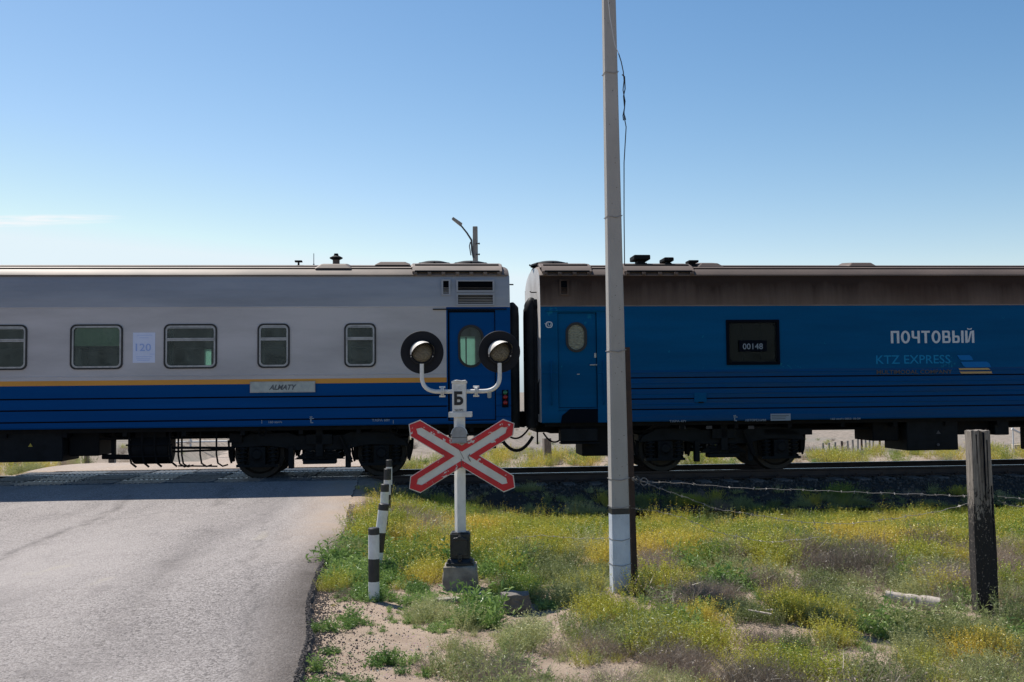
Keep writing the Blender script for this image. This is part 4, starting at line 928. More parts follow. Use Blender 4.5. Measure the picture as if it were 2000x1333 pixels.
# barred window with its number plate
q = MB(); q.ring([(wu0, ww0), (wu1, ww0), (wu1, ww1), (wu0, ww1)], [(wu0 + .055, ww0 + .055), (wu1 - .055, ww0 + .055), (wu1 - .055, ww1 - .055), (wu0 + .055, ww1 - .055)], 'y', -1.575, -1.50); wB = q.build('window', M_seam, carB, bev=.004)
q = MB(); q.ring(rrect(wu0 + .06, wu1 - .06, ww0 + .06, ww1 - .06, .09), rrect(wu0 + .075, wu1 - .075, ww0 + .075, ww1 - .075, .08), 'y', -1.545, -1.53); q.build('frame', M_under2, wB, smooth=40)
q = MB(); q.quad((wu0 + .05, -1.525, ww0 + .05), (wu1 - .05, -1.525, ww0 + .05), (wu1 - .05, -1.525, ww1 - .05), (wu0 + .05, -1.525, ww1 - .05)); q.build('pane', M_glass_dark, wB)
q = MB(); q.box(wu0 + .04, wu1 - .04, -1.47, -1.45, ww0 + .04, ww1 - .04); q.build('shutter', flat('brown_shutter', (.016, .013, .010), .8, 0, .05), wB)
q = MB()
for f_ in (.33, .67): q.box(wu0 + (wu1 - wu0) * f_ - .012, wu0 + (wu1 - wu0) * f_ + .012, -1.518, -1.50, ww0 + .05, ww1 - .05)
q.build('bar', M_under, wB)
q = MB(); q.box(bb(1444), bb(1498), -1.56, -1.55, W_(1470, 687), W_(1470, 665)); npl = q.build('number_plate', M_seam, carB)
text('number_lettering', '00148', .165, M_letterdim, npl, (bb(1451), -1.5615, W_(1470, 682.5)), bold=0, width=bb(1490) - bb(1451))
# lettering and company mark
def stroke_text(name, chars, mat, parent, x0, x1, z0, h, y):
    st = .20; cw = {'П': .70, 'О': .76, 'Ч': .68, 'Т': .70, 'В': .70, 'Ы': .95, 'Й': .76}
    def bowl(b, x, w, za, zb):   # closed D-shaped bowl
        o_ = [(x, za), (x + w - .16, za), (x + w - .04, za + .06), (x + w, (za + zb) / 2), (x + w - .04, zb - .06), (x + w - .16, zb), (x, zb)]
        i_ = [(x + st - .01, za + .15), (x + w - .24, za + .15), (x + w - .2, za + .17), (x + w - .185, (za + zb) / 2), (x + w - .2, zb - .17), (x + w - .24, zb - .15), (x + st - .01, zb - .15)]
        return o_, i_
    tw = sum(cw[c] for c in chars) + .14 * (len(chars) - 1); kx = (x1 - x0) / tw; b = MB(); x = 0; k_ = [0]
    f = lambda p: (x0 + p[0] * kx, z0 + p[1] * h)
    def pr(poly): k_[0] += 1; b.prism([f(p) for p in poly], 'y', y - .0004 * (k_[0] % 4), y + .004)
    def rc(xa, xb, za, zb): pr([(xa, za), (xb, za), (xb, zb), (xa, zb)])
    def rg(o_, i_): k_[0] += 1; b.ring([f(p) for p in o_], [f(p) for p in i_], 'y', y - .0004 * (k_[0] % 4), y + .004)
    for c in chars:
        w = cw[c]
        if c == 'П': rc(x, x + st, 0, 1); rc(x + w - st, x + w, 0, 1); rc(x, x + w, .84, 1)
        if c == 'О':
            o_ = [(x + w / 2 + w / 2 * cos(a_) * (1 if True else 1), .5 + .52 * sin(a_)) for a_ in [2 * pi * q / 20 for q in range(20)]]; i_ = [(x + w / 2 + (w / 2 - st) * cos(a_), .5 + .35 * sin(a_)) for a_ in [2 * pi * q / 20 for q in range(20)]]; rg(o_, i_)
        if c == 'Ч': rc(x + w - st, x + w, 0, 1); rc(x, x + st, .52, 1); pr([(x, .54), (x + .05, .44), (x + .16, .38), (x + w - st, .36), (x + w - st, .52), (x + st, .53)])
        if c == 'Т': rc(x, x + w, .84, 1); rc(x + w / 2 - st / 2, x + w / 2 + st / 2, 0, .84)
        if c == 'В': rg(*bowl(b, x, w, 0, .56)); rg(*bowl(b, x, w - .04, .44, 1))
        if c == 'Ы': rg(*bowl(b, x, w - .32, 0, .60)); rc(x, x + st, .5, 1); rc(x + w - st, x + w, 0, 1)
        if c == 'Й': rc(x, x + st, 0, 1); rc(x + w - st, x + w, 0, 1); pr([(x + st - .02, .05), (x + st + .12, .05), (x + w - st + .02, .95), (x + w - st - .12, .95)]); pr([(x + .16, 1.20), (x + .24, 1.08), (x + .52, 1.08), (x + .60, 1.20), (x + .50, 1.20), (x + .45, 1.15), (x + .31, 1.15), (x + .26, 1.20)])
        x += w + .14
    return b.build(name, mat, parent)
stroke_text('mail_lettering', 'ПОЧТОВЫЙ', M_letterw, carB, bb(1741), bb(1904), W_(1820, 670.5), W_(1820, 646.5) - W_(1820, 670.5), -1.5535)
text('company_lettering', 'KTZ EXPRESS', .245, M_letterb, carB, (bb(1711), -1.5525, W_(1780, 710.5)), bold=.0015, width=bb(1856) - bb(1711))
text('company_subtitle', 'MULTIMODAL COMPANY', .115, M_lettery2, carB, (bb(1711), -1.5615, W_(1780, 730.5)), bold=.0015, width=bb(1858) - bb(1711))
def para(name, pts, mat, parent): q = MB(); q.prism([(bb(x_), W_(1900, y_)) for x_, y_ in pts], 'y', -1.562, -1.5515); return q.build(name, mat, parent)
lg = para('company_logo', [(1869, 694), (1893, 694), (1897, 697), (1900, 704), (1878, 704), (1873, 701)], M_letterb2, carB)
para('logo_bar', [(1876, 707), (1926, 707), (1931, 710), (1935, 718), (1885, 718), (1880, 714)], M_letterb2, lg)
para('logo_line', [(1871, 719.5), (1929, 719.5), (1933, 723), (1873, 723)], M_lettery, lg)
para('logo_line', [(1873, 726), (1935, 726), (1936, 730), (1876, 730)], M_lettery, lg)
text('weight_lettering', 'ТАРА 47т', .055, M_letterdim, carB, (bb(1305), -1.557, W_(1320, 825)), bold=.001, width=bb(1338) - bb(1305))
mark_t(carB, bb(1431), W_(1431, 823), .12, -1.559)
text('brake_lettering', 'АВТОРЕЖИМ', .055, M_letterdim, carB, (bb(1452), -1.557, W_(1470, 823)), bold=.001, width=bb(1493) - bb(1452))
q = MB(); q.box(bb(1502), bb(1541), -1.561, -1.5565, W_(1520, 822), W_(1520, 808.5)); rp = q.build('data_plate', M_letterdim, carB)
q = MB()
for py in (811.5, 814.5, 818): q.box(bb(1504), bb(1525 + (py * 7) % 13), -1.5625, -1.5612, W_(1520, py + .8), W_(1520, py))
q.build('data_plate_lines', M_under2, rp)
text('overhaul_lettering', '160 км/ч 0053 10-24', .05, M_letterdim, carB, (bb(1619), -1.557, W_(1640, 820)), bold=.001, width=bb(1677) - bb(1619))
q = MB(); q.box(bb(1354), bb(1378), -1.572, -1.555, W_(1366, 786), W_(1366, 767)); hcv = q.build('hatch_cover', M_blue2, carB, bev=.006)
q = MB(); q.box(bb(1362), bb(1372), -1.575, -1.56, W_(1366, 787.5), W_(1366, 785)); q.build('latch', M_under, hcv)
grille(carB, bb(1094), bb(1113), W_(1100, 577), W_(1100, 546), yv, 7, M_sootR)
roof_end(carB, bb(1062), bb(1160), M_roofR, 4); roof_end(carB, bb(1224), bb(1362), M_roofR, 5)
dome(carB, bb(1092), .42, M_under2)
def mushroom(px, hw, top, stem):
    q = MB(); q.box(bb(px) - hw * .45, bb(px) + hw * .45, -1.0, -.7, 4.2, stem); q.box(bb(px) - hw * .6, bb(px) + hw * .6, -1.05, -.65, 4.15, 4.25); r = q.build('roof_ventilator', M_under, carB, bev=.01)
    q = MB(); q.box(bb(px) - hw, bb(px) + hw, -1.08, -.62, stem, top); q.build('ventilator_hood', M_under, r, bev=.02)
mushroom(1268, .17, 4.41, 4.31); mushroom(1322, .10, 4.36, 4.28)
q = MB(); q.box(bb(1364), bb(1383), -1.0, -.7, 4.27, 4.31); q.box(bb(1369), bb(1378), -.95, -.75, 4.1, 4.28); q.build('roof_ventilator', M_under, carB)
low_cover(carB, bb(1376), bb(1432), -.9, 4.14, M_roofR, .10, .5); low_cover(carB, bb(1680), bb(1742), -.8, 4.15, M_roofR, .11, .6); low_cover(carB, bb(2150), bb(2220), -.8, 4.15, M_roofR, .11, .6)
underframe(carB, -12.25, 12.25)
bgB = copy_tree(bgA, carB); bgB.location.x = (Lu(1300, 1.0, 910) + Lu(1520, 1.0, 910)) / 2 - ucB; bg3 = copy_tree(bgA, carB); bg3.location.x = bgB.location.x + 17
def bu(px): return Lu(px, yb, 870) - ucB
solid(carB, 'equipment_box', M_under, bu(1139), bu(1192), -1.2, -.3, ww(1160, 892), .98)
solid(carB, 'equipment_box', M_under, bu(1711), bu(1762), -1.2, -.3, ww(1740, 862), .98)
solid(carB, 'battery_box', M_under2, bu(1772), bu(1872), -yb, -.3, ww(1820, 880), .98)
q = MB(); q.prism([(bu(1829), ww(1820, 848)), (bu(1838), ww(1820, 848)), (bu(1833.5), ww(1820, 841))], 'y', -yb - .004, -yb + .001); q.cyl((bu(1832), -yb, ww(1820, 869)), (bu(1832), -yb - .02, ww(1820, 869)), .03, 10); q.build('warning_triangle', M_lettery2, carB)
solid(carB, 'equipment_box', M_under, bu(1874), bu(1946), -1.1, -.3, ww(1900, 850), .98)
solid(carB, 'equipment_box', M_under2, bu(1946), bu(1974), -1.3, -.8, ww(1960, 850), .98)
solid(carB, 'equipment_box', M_under, bu(2050), bu(2230), -yb, -.3, .3, .98)
solid(carB, 'brake_beam', M_under2, bu(1500), bu(1596), -1.1, -.9, ww(1550, 851), ww(1550, 838), .01)
for px in (1333, 1385, 1467): q = MB(); q.box(bu(px) - .06, bu(px) + .06, -1.36, -1.33, ww(px, 838), ww(px, 832)); q.build('number_tag', M_lettery2, carB)
gangway(carB, -12.24, -1, 3.52); coupler(carB, -12.25, -1)
q = MB(); q.tube([(-12.25, -.9, 3.66), (-12.36, -.9, 3.66), (-12.38, -.88, 3.68)], .012, 6); q.tube([(-12.24, -1.25, 1.9), (-12.27, -1.25, 1.8), (-12.27, -1.25, 1.2)], .014, 6); q.build('end_hook', M_under, carB)
def hose(car, pts, r=.03): q = MB(); q.tube(pts, r, 10); q.build('brake_hose', M_rubber, car, smooth=60)
hh = []
def hosepts(u0, w0, u1, w1, sag, y, n=14): return [(u0 + (u1 - u0) * i / n, y, w0 + (w1 - w0) * i / n - sag * 4 * (i / n) * (1 - i / n)) for i in range(n + 1)]
hose(carA, hosepts(12.1, .75, 12.8, .72, .30, -.35), .034); hose(carA, hosepts(12.2, .85, 12.75, .9, .2, -.15), .02)
hose(carB, hosepts(-12.1, .8, -11.6, .85, .22, -.5), .018)
for (u_, w0, w1, y_) in ((12.0, .7, 1.0, -.6), (12.15, .6, .98, -.2)):
    q = MB(); q.cyl((u_, y_, w0), (u_, y_, w1), .03, 8); q.box(u_ - .08, u_ + .08, y_ - .05, y_ + .05, w0 - .02, w0 + .05); q.build('end_cock', M_under, carA)
print('uA', uA0, uA1, uB0)

# ------------------------------------------------------------------ crossing signal
SP = G(900, 1150); SIGD = SP.y; sgz = gz(SP.x, SP.y)
sig = empty('crossing_signal', (SP.x, SP.y, sgz), 0, 'white level crossing signal with two black round lamps and a red and white cross', 'crossing signal')
def sl_(px, py, dy=0):   # local coordinates on the signal's plane
    p = P(px, py, SIGD + dy); return p.x - SP.x, dy, p.z - sgz
k_ = F_PX / SIGD
# foundation
fb = MB(); z0_, z1_ = -.12, sl_(900, 1101)[2]; hw0, hw1 = .175, .160
for i in range(5):
    pass
n_ = 7; grid = []
bmn = bmesh.new(); bmesh.ops.create_cube(bmn, size=1)
bmesh.ops.subdivide_edges(bmn, edges=bmn.edges[:], cuts=7, use_grid_fill=True)
for v in bmn.verts:
    zz = (v.co.z + .5); v.co = Vector((v.co.x * 2 * (hw0 + (hw1 - hw0) * zz), v.co.y * 2 * (hw0 + (hw1 - hw0) * zz), z0_ + (z1_ - z0_) * zz))
    from mathutils import noise as mn
    nn_ = mn.noise_vector(v.co * 9) * .012 + mn.noise_vector(v.co * 26) * .006; v.co += nn_
    e_ = (abs(v.co.x) > hw1 * .85) + (abs(v.co.y) > hw1 * .85) + (zz > .9)
    if e_ >= 2: v.co *= 1 - .04 * (1 + mn.noise(v.co * 14))
me = bpy.data.meshes.new('foundation'); bmn.to_mesh(me); bmn.free(); me.materials.append(M_found); fo = bpy.data.objects.new('foundation', me); C.objects.link(fo); fo.parent = sig
for p_ in me.polygons: p_.use_smooth = True
me.set_sharp_from_angle(angle=radians(50))
# cast iron base with hinged door
b = MB(); b.box(-.135, .135, -.135, .135, z1_ - .005, z1_ + .025); b.hexa([(-.12, -.12, z1_ + .025), (.12, -.12, z1_ + .025), (.12, .12, z1_ + .025), (-.12, .12, z1_ + .025), (-.095, -.095, z1_ + .06), (.095, -.095, z1_ + .06), (.095, .095, z1_ + .06), (-.095, .095, z1_ + .06)])
zb = z1_ + .06; zt = sl_(900, 1041)[2]; b.box(-.097, .097, -.09, .09, zb, zt); b.box(-.085, .085, -.08, .08, zt, zt + .012)
for x_ in (-.11, .11): b.cyl((x_, -.11, z1_ + .02), (x_, -.11, z1_ + .06), .014, 8)
bs = b.build('cable_box', M_iron, sig, bev=.012)
b = MB(); b.prism(rrect(-.075, .075, zb + .03, zt - .05, .02), 'y', -.112, -.09); b.prism([(-.075, zt - .06), (.075, zt - .06), (.06, zt - .035), (.025, zt - .03), (.012, zt - .015), (-.012, zt - .015), (-.025, zt - .03), (-.06, zt - .035)], 'y', -.118, -.09)
b.build('box_door', M_iron, bs, bev=.006); b = MB(); b.box(-.02, .02, -.135, -.11, zb - .01, zb + .045); b.cyl((0, -.13, zb), (0, -.16, zb - .01), .012, 8); b.build('latch', M_iron, bs)
# post: square tube of 110 mm
ptop = sl_(900, 812)[2]; b = MB(); b.box(-.045, .045, -.045, .045, zt, ptop); po_ = b.build('post', M_pipew, sig, bev=.008); po_.rotation_euler = (0, 0, radians(24))
yy0 = sl_(900, 805)[2]; yy1 = sl_(900, 814)[2]
b = MB(); b.box(-.105, .125, -.075, .075, yy1 - .005, yy0 + .0); b.build('bracket_plate', M_pipew, sig, bev=.004)
for x_ in (-.09, .1):
    b = MB(); b.cyl((x_, -.08, (yy0 + yy1) / 2), (x_, -.05, (yy0 + yy1) / 2), .012, 6); b.build('bolt', M_pipew, sig)
ht_ = sl_(900, 747)[2]; b = MB(); b.box(-.068, .068, -.06, .06, yy0, ht_ - .0)
hd = b.build('head_box', M_pipew, sig, bev=.008)
b = MB(); b.box(-.074, .076, -.068, .068, ht_ - .012, ht_ + .012); b.tube([(-.06, -.066, ht_ + .01), (-.02, -.072, ht_ + .016), (.03, -.07, ht_ + .008), (.07, -.07, ht_ + .014)], .009, 6); b.build('cap', M_pipew, hd, bev=.006)
q = text('sign_letter', 'Б', .165, M_black, hd, (-.048, -.064, sl_(900, 790)[2]), bold=.008, width=.09)
sc_ = MB()
for pts in ([(-.05, 0), (-.045, -.05), (-.03, -.07), (-.035, -.01)], [(-.02, -.06), (-.01, -.02), (0, -.05), (.01, -.015), (.015, -.055)], [(.03, -.01), (.025, -.05), (.0, -.09), (-.02, -.075)]):
    sc_.tube([(x_, -.062, ht_ - .02 + z_) for x_, z_ in pts], .0022, 4)
sc_.build('scratched_scribble', M_white, hd)
text('small_lettering', 'тип №2', .03, M_tin, hd, (-.045, -.0625, sl_(900, 803)[2]), width=.085)
# horn / bell
bz = sl_(902, 845)[2]
M_bell = weathered('grey_bell_metal', (.26, .27, .28), (.16, .16, .165), .4, .2, 10, .4, .7, 100, .15, .05)
arch = [(-.072, bz - .10), (.078, bz - .10)] + [(.003 + .075 * cos(a_), bz - .01 + .075 * sin(a_)) for a_ in [pi * q / 14 for q in range(15)]]
b = MB(); b.prism(arch, 'y', -.15, -.02); be = b.build('bell', M_bell, sig, smooth=40, bev=.006)
arch2 = [(.003 + (x_ - .003) * 1.06, bz - .01 + (z_ - bz + .01) * 1.06) for x_, z_ in arch[2:]]
b = MB(); b.prism(arch2 + [(-.05, bz - .01), (.05, bz - .01)][:0], 'y', -.145, -.12); b.build('bell_hood', M_pipew, be, smooth=40)
b = MB(); b.box(-.074, .08, -.153, -.149, bz - .045, bz - .040); b.cyl((-.085, -.1, bz - .02), (-.07, -.1, bz - .02), .015, 8); b.cyl((.076, -.1, bz - .02), (.092, -.1, bz - .02), .015, 8); b.build('bell_seam', M_tin, be)
# pipe arms
def arc(p0, p1, p2, n=8): return [Vector(p0) * (1 - t) ** 2 + Vector(p1) * 2 * t * (1 - t) + Vector(p2) * t * t for t in [i / n for i in range(n + 1)]]
zc = sl_(900, 765)[2]
for sgn, pxe in ((-1, 824), (1, 976)):
    xe = sl_(pxe, 735)[0]; ze = sl_(900, 722)[2]
    b = MB(); b.tube([(sgn * .05, 0, zc)] + [Vector((abs(x_.x) * sgn, x_.y, x_.z)) for x_ in arc((abs(xe) - .17, 0, zc), (abs(xe), 0, zc), (abs(xe), 0, zc + .15), 10)] + [(xe, 0, ze + .06)], .0205, 12)
    ar = b.build('lamp_arm', M_pipew, sig, smooth=60)
    xc = sgn * .168
    b = MB(); b.lathe([(.021, -.006), (.05, -.006), (.05, .006), (.021, .006)], (xc - .008, 0, zc), (1, 0, 0), 16); b.lathe([(.021, -.006), (.05, -.006), (.05, .006), (.021, .006)], (xc + .008, 0, zc), (1, 0, 0), 16)
    for dz_ in (-.045, .045): b.cyl((xc - .03, -.01, zc + dz_), (xc + .03, -.01, zc + dz_), .010, 8)
    b.build('flange', M_pipew, ar, bev=.002)
def lamp_head(pxc, pyc, yaw, r_):
    c = Vector(sl_(pxc, pyc)); c.y = 0
    e = bpy.data.objects.new('lamp_head', None)
    R_ = Matrix.Rotation(yaw, 4, 'Z') @ Matrix.Rotation(radians(5), 4, 'X')
    b = MB()
    b.lathe([(0, .035), (r_, .03), (r_ + .003, .035), (r_ + .003, .045), (0, .05)], (0, 0, 0), (0, 1, 0), 48)
    b.lathe([(.12, .05), (.13, .1), (.12, .2), (.08, .24), (0, .25)], (0, 0, 0), (0, 1, 0), 24)
    o = b.build('lamp_head', M_disc, sig, smooth=35); o.matrix_local = Matrix.Translation(c) @ R_
    b = MB(); b.lathe([(.120, .03), (.125, .0), (.110, -.01), (.100, .0), (.100, .02)], (0, 0, 0), (0, 1, 0), 36); b.build('lens_rim', M_disc, o, smooth=40)
    b = MB(); b.lathe([(.100, .012), (.08, -.004), (.05, -.014), (.0, -.02)], (0, 0, 0), (0, 1, 0), 32); b.build('lens', M_lens, o, smooth=60)
    # hood: part of a tube, long on top, running out to nothing at the sides, drooping and turned
    b = MB(); n = 26; a0, a1 = radians(-5), radians(190); rows_ = 6
    def hp(i, j, rr):
        t = i / n; an = a0 + (a1 - a0) * t; ln_ = .105 * (max(0, sin(an - .25) + .12)) ** 1.1 + .012; s_ = j / rows_
        return Vector((rr * cos(an) + .055 * s_ * (ln_ / .15), -ln_ * s_, rr * sin(an) - .016 * s_ * (ln_ / .15)))
    for rr, fl_ in ((.118, 0), (.1145, 1)):
        base = len(b.v)
        for i in range(n + 1):
            for j in range(rows_ + 1): b.v.append(tuple(hp(i, j, rr)))
        for i in range(n):
            for j in range(rows_): q_ = (base + i * (rows_ + 1) + j, base + (i + 1) * (rows_ + 1) + j, base + (i + 1) * (rows_ + 1) + j + 1, base + i * (rows_ + 1) + j + 1); b.f.append(q_ if fl_ else q_[::-1]); b.m.append(fl_)
    m0 = bpy.data.meshes.new('hood'); m0.from_pydata(b.v, [], b.f); m0.materials.append(M_visor); m0.materials.append(M_disc); m0.polygons.foreach_set('material_index', b.m); m0.polygons.foreach_set('use_smooth', [True] * len(b.f))
    ho = bpy.data.objects.new('hood', m0); C.objects.link(ho); ho.parent = o
    for an in (200, 340):
        b = MB(); b.cyl((.115 * cos(radians(an)), .02, .115 * sin(radians(an))), (.115 * cos(radians(an)), -.012, .115 * sin(radians(an))), .007, 8); b.build('screw', M_alu, o)
    return o
lamp_head(824, 689, radians(2), .212); lamp_head(976, 688, radians(6), .207)
# the cross
cc = sl_(902, 891, -.10); cz_ = cc[2]; cx_ = cc[0]
crs = empty('cross_mount', (0, 0, 0)); bpy.data.objects.remove(crs)
def arm_pts(hw, tip, sh): return [(-tip, 0), (-sh, -hw), (sh, -hw), (tip, 0), (sh, hw), (-sh, hw)]
def rot(p, an): return (p[0] * cos(an) - p[1] * sin(an) + cx_, p[0] * sin(an) + p[1] * cos(an) + cz_)
angs = (radians(31.2), radians(180 - 31.2))
par = None
# real tips are skewed: one shoulder of each arm end is longer, as on the photograph
def skew(hw, L0, e): # rounded diamond end
    return [(-L0, -.0), (-L0 + e, -hw), (L0 - e, -hw), (L0, 0), (L0 - e, hw), (-L0 + e, hw)]
boards = []
for i, an in enumerate(angs):
    y0 = -.092 - i * .0; b = MB(); b.prism([rot(p, an) for p in arm_pts(.094, .607, .535)], 'y', -.098 - .004 * i, -.094 + .002 * i)
    boards.append(b.build('cross_board', M_signw, sig))
b = MB()
hwO, hwI, tO, tI, sO, sI = .087, .036, .597, .520, .527, .482
tanphi = math.tan(radians(31.2))
for s1 in (1, -1):
    for s2 in (1, -1):
        an = math.atan2(s1 * tanphi, s2)     # direction of one half arm
        # strip along each long edge from the notch to the shoulder, then round the point
        xin = {1: None}
        for side in (1, -1):
            # the long edges stop where the two boards' outlines meet
            up = (side * s1 * s2 > 0)      # edge facing up/down or left/right
            dO = hwO / (math.tan(radians(31.2)) if not up else math.tan(radians(58.8)))
            dI = hwI / (math.tan(radians(31.2)) if not up else math.tan(radians(58.8)))
            poly = [(dO, side * hwO), (sO, side * hwO), (tO, 0), (tI, 0), (sI, side * hwI), (dI, side * hwI)]
            b.prism([rot(p, an) for p in poly], 'y', -.1045, -.1015)
b.build('red_border', M_red, sig)
b = MB(); b.tube([(rot(p, angs[0])[0], -.104, rot(p, angs[0])[1]) for p in ((-.1, -.06), (-.06, -.10), (-.02, -.02))], .003, 5); b.tube([(cx_ - .09, -.1055, cz_ + .11), (cx_ - .03, -.106, cz_ + .07), (cx_ + .02, -.106, cz_ - .03)], .0018, 4); b.tube([(cx_ + .08, -.106, cz_ + .02), (cx_ + .06, -.108, cz_ - .01), (cx_ + .085, -.107, cz_ - .055)], .0035, 5); b.build('binding_wire', M_tin, sig)

# ------------------------------------------------------------------ concrete pole
PB = G(1212, 1158); PD = PB.y; pz = gz(PB.x, PB.y)
pole = empty('concrete_pole', (PB.x, PB.y, pz), radians(9), 'tall concrete utility pole with a whitewashed foot beside the crossing signal', 'utility pole')
def pole_pt(px, py): q = P(px, py, PD); return q.x - PB.x, q.z - pz
H_ = 8.5; wb_, wt_ = .176, .094; wd = .20
zband = pole_pt(1212, 1003)[1]; zband2 = pole_pt(1212, 992)[1]
def hwz(z): return (wb_ + (wt_ - wb_) * max(0, z) / H_) / 2
def polebox(z0, z1, mat, name, grow=0, n=1, par=pole):
    b = MB(); prev = None
    for i in range(n + 1):
        z = z0 + (z1 - z0) * i / n; h1 = hwz(z) + grow; h2 = h1 * .92; c = .016; lean = -.0045 * z
        r_ = [(-h1 + c + lean, -h2), (h1 - c + lean, -h2), (h1 + lean, -h2 + c), (h1 + lean, h2 - c), (h1 - c + lean, h2), (-h1 + c + lean, h2), (-h1 + lean, h2 - c), (-h1 + lean, -h2 + c)]
        base = len(b.v); b.v += [(x_, y_, z) for x_, y_ in r_]
        if prev is not None:
            for q_ in range(8): b.f.append((prev + q_, prev + (q_ + 1) % 8, base + (q_ + 1) % 8, base + q_)); b.m.append(0)
        else: b.f.append(tuple(base + q_ for q_ in range(8))); b.m.append(0)
        prev = base
    b.f.append(tuple(prev + q_ for q_ in range(8))); b.m.append(0)
    return b.build(name, mat, par)
polebox(zband, H_, M_pole, 'shaft', 0, 12); polebox(-.2, zband, M_whitewash, 'whitewashed_foot', .001); polebox(zband, zband2, M_blackp, 'black_band', .0025)
for py, th in ((145, .003), (425, .003), (686, .004), (935, .004), (989, .003), (1052, .003), (1101, .003)):
    z = pole_pt(1200, py)[1]; h1 = hwz(z) + .004; h2 = h1 * .92 + .002; lean = -.0045 * z
    b = MB(); pts = [(-h1 + lean, -h2, z), (0, -h2, z - .012), (h1 + lean, -h2, z + .01), (h1 + lean, h2, z), (-h1 + lean, h2, z)]; b.tube(pts, th, 5, closed=True); b.build('wire_tie', M_wire, pole)
# hanging cable on the right side
b = MB()
def pl(px, py, dy=-.03): x_, z_ = pole_pt(px, py); return (x_ * 1.0 , dy - x_ * .16, z_)
b.tube([pl(1181, -120, -.12), pl(1181, 0, -.12), pl(1186, 45, -.115), pl(1195, 95, -.11), pl(1203, 112, -.10)], .0035, 6); b.build('pale_cable', M_cablew, pole)
b = MB(); b.tube([pl(1203, 112, -.1), pl(1208, 128, -.1), pl(1213, 146, -.08), pl(1217, 160), pl(1215, 178), pl(1219, 200), pl(1217, 222), pl(1218, 234), pl(1221, 250), pl(1219, 285), pl(1217, 320), pl(1217, 420), pl(1218, 520)], .005, 6)
b.tube([pl(1213, 148), pl(1218, 152), pl(1219, 176), pl(1216, 190), pl(1218, 212), pl(1215, 228), pl(1216, 237), pl(1220, 236), pl(1218, 228)], .006, 6); b.build('black_cable', M_cable, pole, smooth=60)
# rusty rail stub tied behind the pole
rp0 = P(1236, 1162, PD + .12); b = MB(); zt_ = P(1230, 679, PD + .12).z - gz(rp0.x, rp0.y)
b.prism([(-.03, -.05), (.03, -.05), (.03, -.042), (.006, -.035), (.006, .03), (.02, .035), (.02, .05), (-.02, .05), (-.02, .035), (-.006, .03), (-.006, -.035), (-.03, -.042)], 'z', -.2, zt_)
rb = b.build('steel_post', M_rust, None, loc=(rp0.x, rp0.y, gz(rp0.x, rp0.y))); rb.rotation_euler = (0, radians(-1.2), radians(25)); tag(rb, 'narrow rusty steel post tied upright behind the right edge of the tall concrete pole', 'steel post')

# ------------------------------------------------------------------ timber post
TB = G(1925, 1200, .02); tz = gz(TB.x, TB.y); TD = TB.y
tp = empty('timber_post', (TB.x, TB.y, tz), radians(-6), 'dark tarred timber post with a split top at the right edge of the weeds', 'fence post')
hP = P(1922, 841, TD).z - tz
bmn = bmesh.new(); bmesh.ops.create_cube(bmn, size=1); bmesh.ops.subdivide_edges(bmn, edges=bmn.edges[:], cuts=9, use_grid_fill=True)
for v in bmn.verts:
    zz = v.co.z + .5; k1 = 1 + .04 * sin(zz * 5); x_, y_ = v.co.x * .163 * k1, v.co.y * .15; z_ = -.2 + (hP + .2) * zz
    nv = mn.noise_vector(Vector((x_ * 14, y_ * 14, z_ * 2.2))) * .007
    # long drying split near the middle of the front face, open at the top
    if v.co.y < -.45 and abs(v.co.x - .06) < .07 and zz > .45: y_ += .035 * (zz - .45) / .55
    if zz > .98: z_ += .012 * mn.noise(Vector((x_ * 30, y_ * 30, 0)))
    v.co = Vector((x_ + nv.x - .012 * z_ + .0, y_ + nv.y, z_ + nv.z * .3))
me = bpy.data.meshes.new('post_body'); bmn.to_mesh(me); bmn.free(); me.materials.append(M_timber); o = bpy.data.objects.new('post_body', me); C.objects.link(o); o.parent = tp
for i in range(4):
    b = MB(); x_ = (-.05, .01, .035, .06)[i]; z1x = hP * (.98, .99, .95, .7)[i]; z0x = hP * (.82, .62, .55, .35)[i]
    b.hexa([(x_, -.078, z0x), (x_ + .002, -.078, z0x), (x_ + .002, -.06, z0x), (x_, -.06, z0x), (x_ - .008, -.0785, z1x), (x_, -.0785, z1x), (x_, -.06, z1x), (x_ - .008, -.06, z1x)]); b.build('drying_crack', M_seam, tp)

# ------------------------------------------------------------------ barbed wire strands
def barbed(pts, label, r=.0022, sp_=.11):
    pts = [Vector(p) for p in pts]; fine_ = []
    for i in range(len(pts) - 1):
        for t in range(10):
            f_ = t / 10; p = pts[i].lerp(pts[i + 1], f_); fine_.append(p)
    fine_.append(pts[-1])
    b = MB(); b.tube([p + Vector((0, 0, .004 * sin(i * 1.3))) for i, p in enumerate(fine_)], r, 5); o = b.build('barbed_wire', M_wire)
    tot = 0; bb_ = MB(); nxt = .06
    for p, q_ in zip(fine_[:-1], fine_[1:]):
        seg = (q_ - p).length
        while nxt <= tot + seg:
            c = p.lerp(q_, (nxt - tot) / seg)
            for s in range(3):
                d_ = Vector((rnd.uniform(-.5, .5), rnd.uniform(-1, 1), rnd.uniform(-1, 1))).normalized() * .014; bb_.tube([c - d_, c + d_], .0019, 4)
            nxt += sp_
        tot += seg
    bb_.build('barb', M_wire, o); tag(o, label, 'barbed wire'); return o
def interp(pxs, d0, d1):
    n = len(pxs) - 1; x0_, x1_ = pxs[0][0], pxs[-1][0]
    return [P(x_, y_, d0 + (d1 - d0) * (x_ - x0_) / (x1_ - x0_)) for x_, y_ in pxs]
barbed(interp([(1232, 934), (1256, 941), (1330, 944), (1450, 954), (1560, 957), (1680, 962), (1800, 966), (1899, 970)], PD, TD), 'top barbed wire strand stretched from the concrete pole to the timber post')
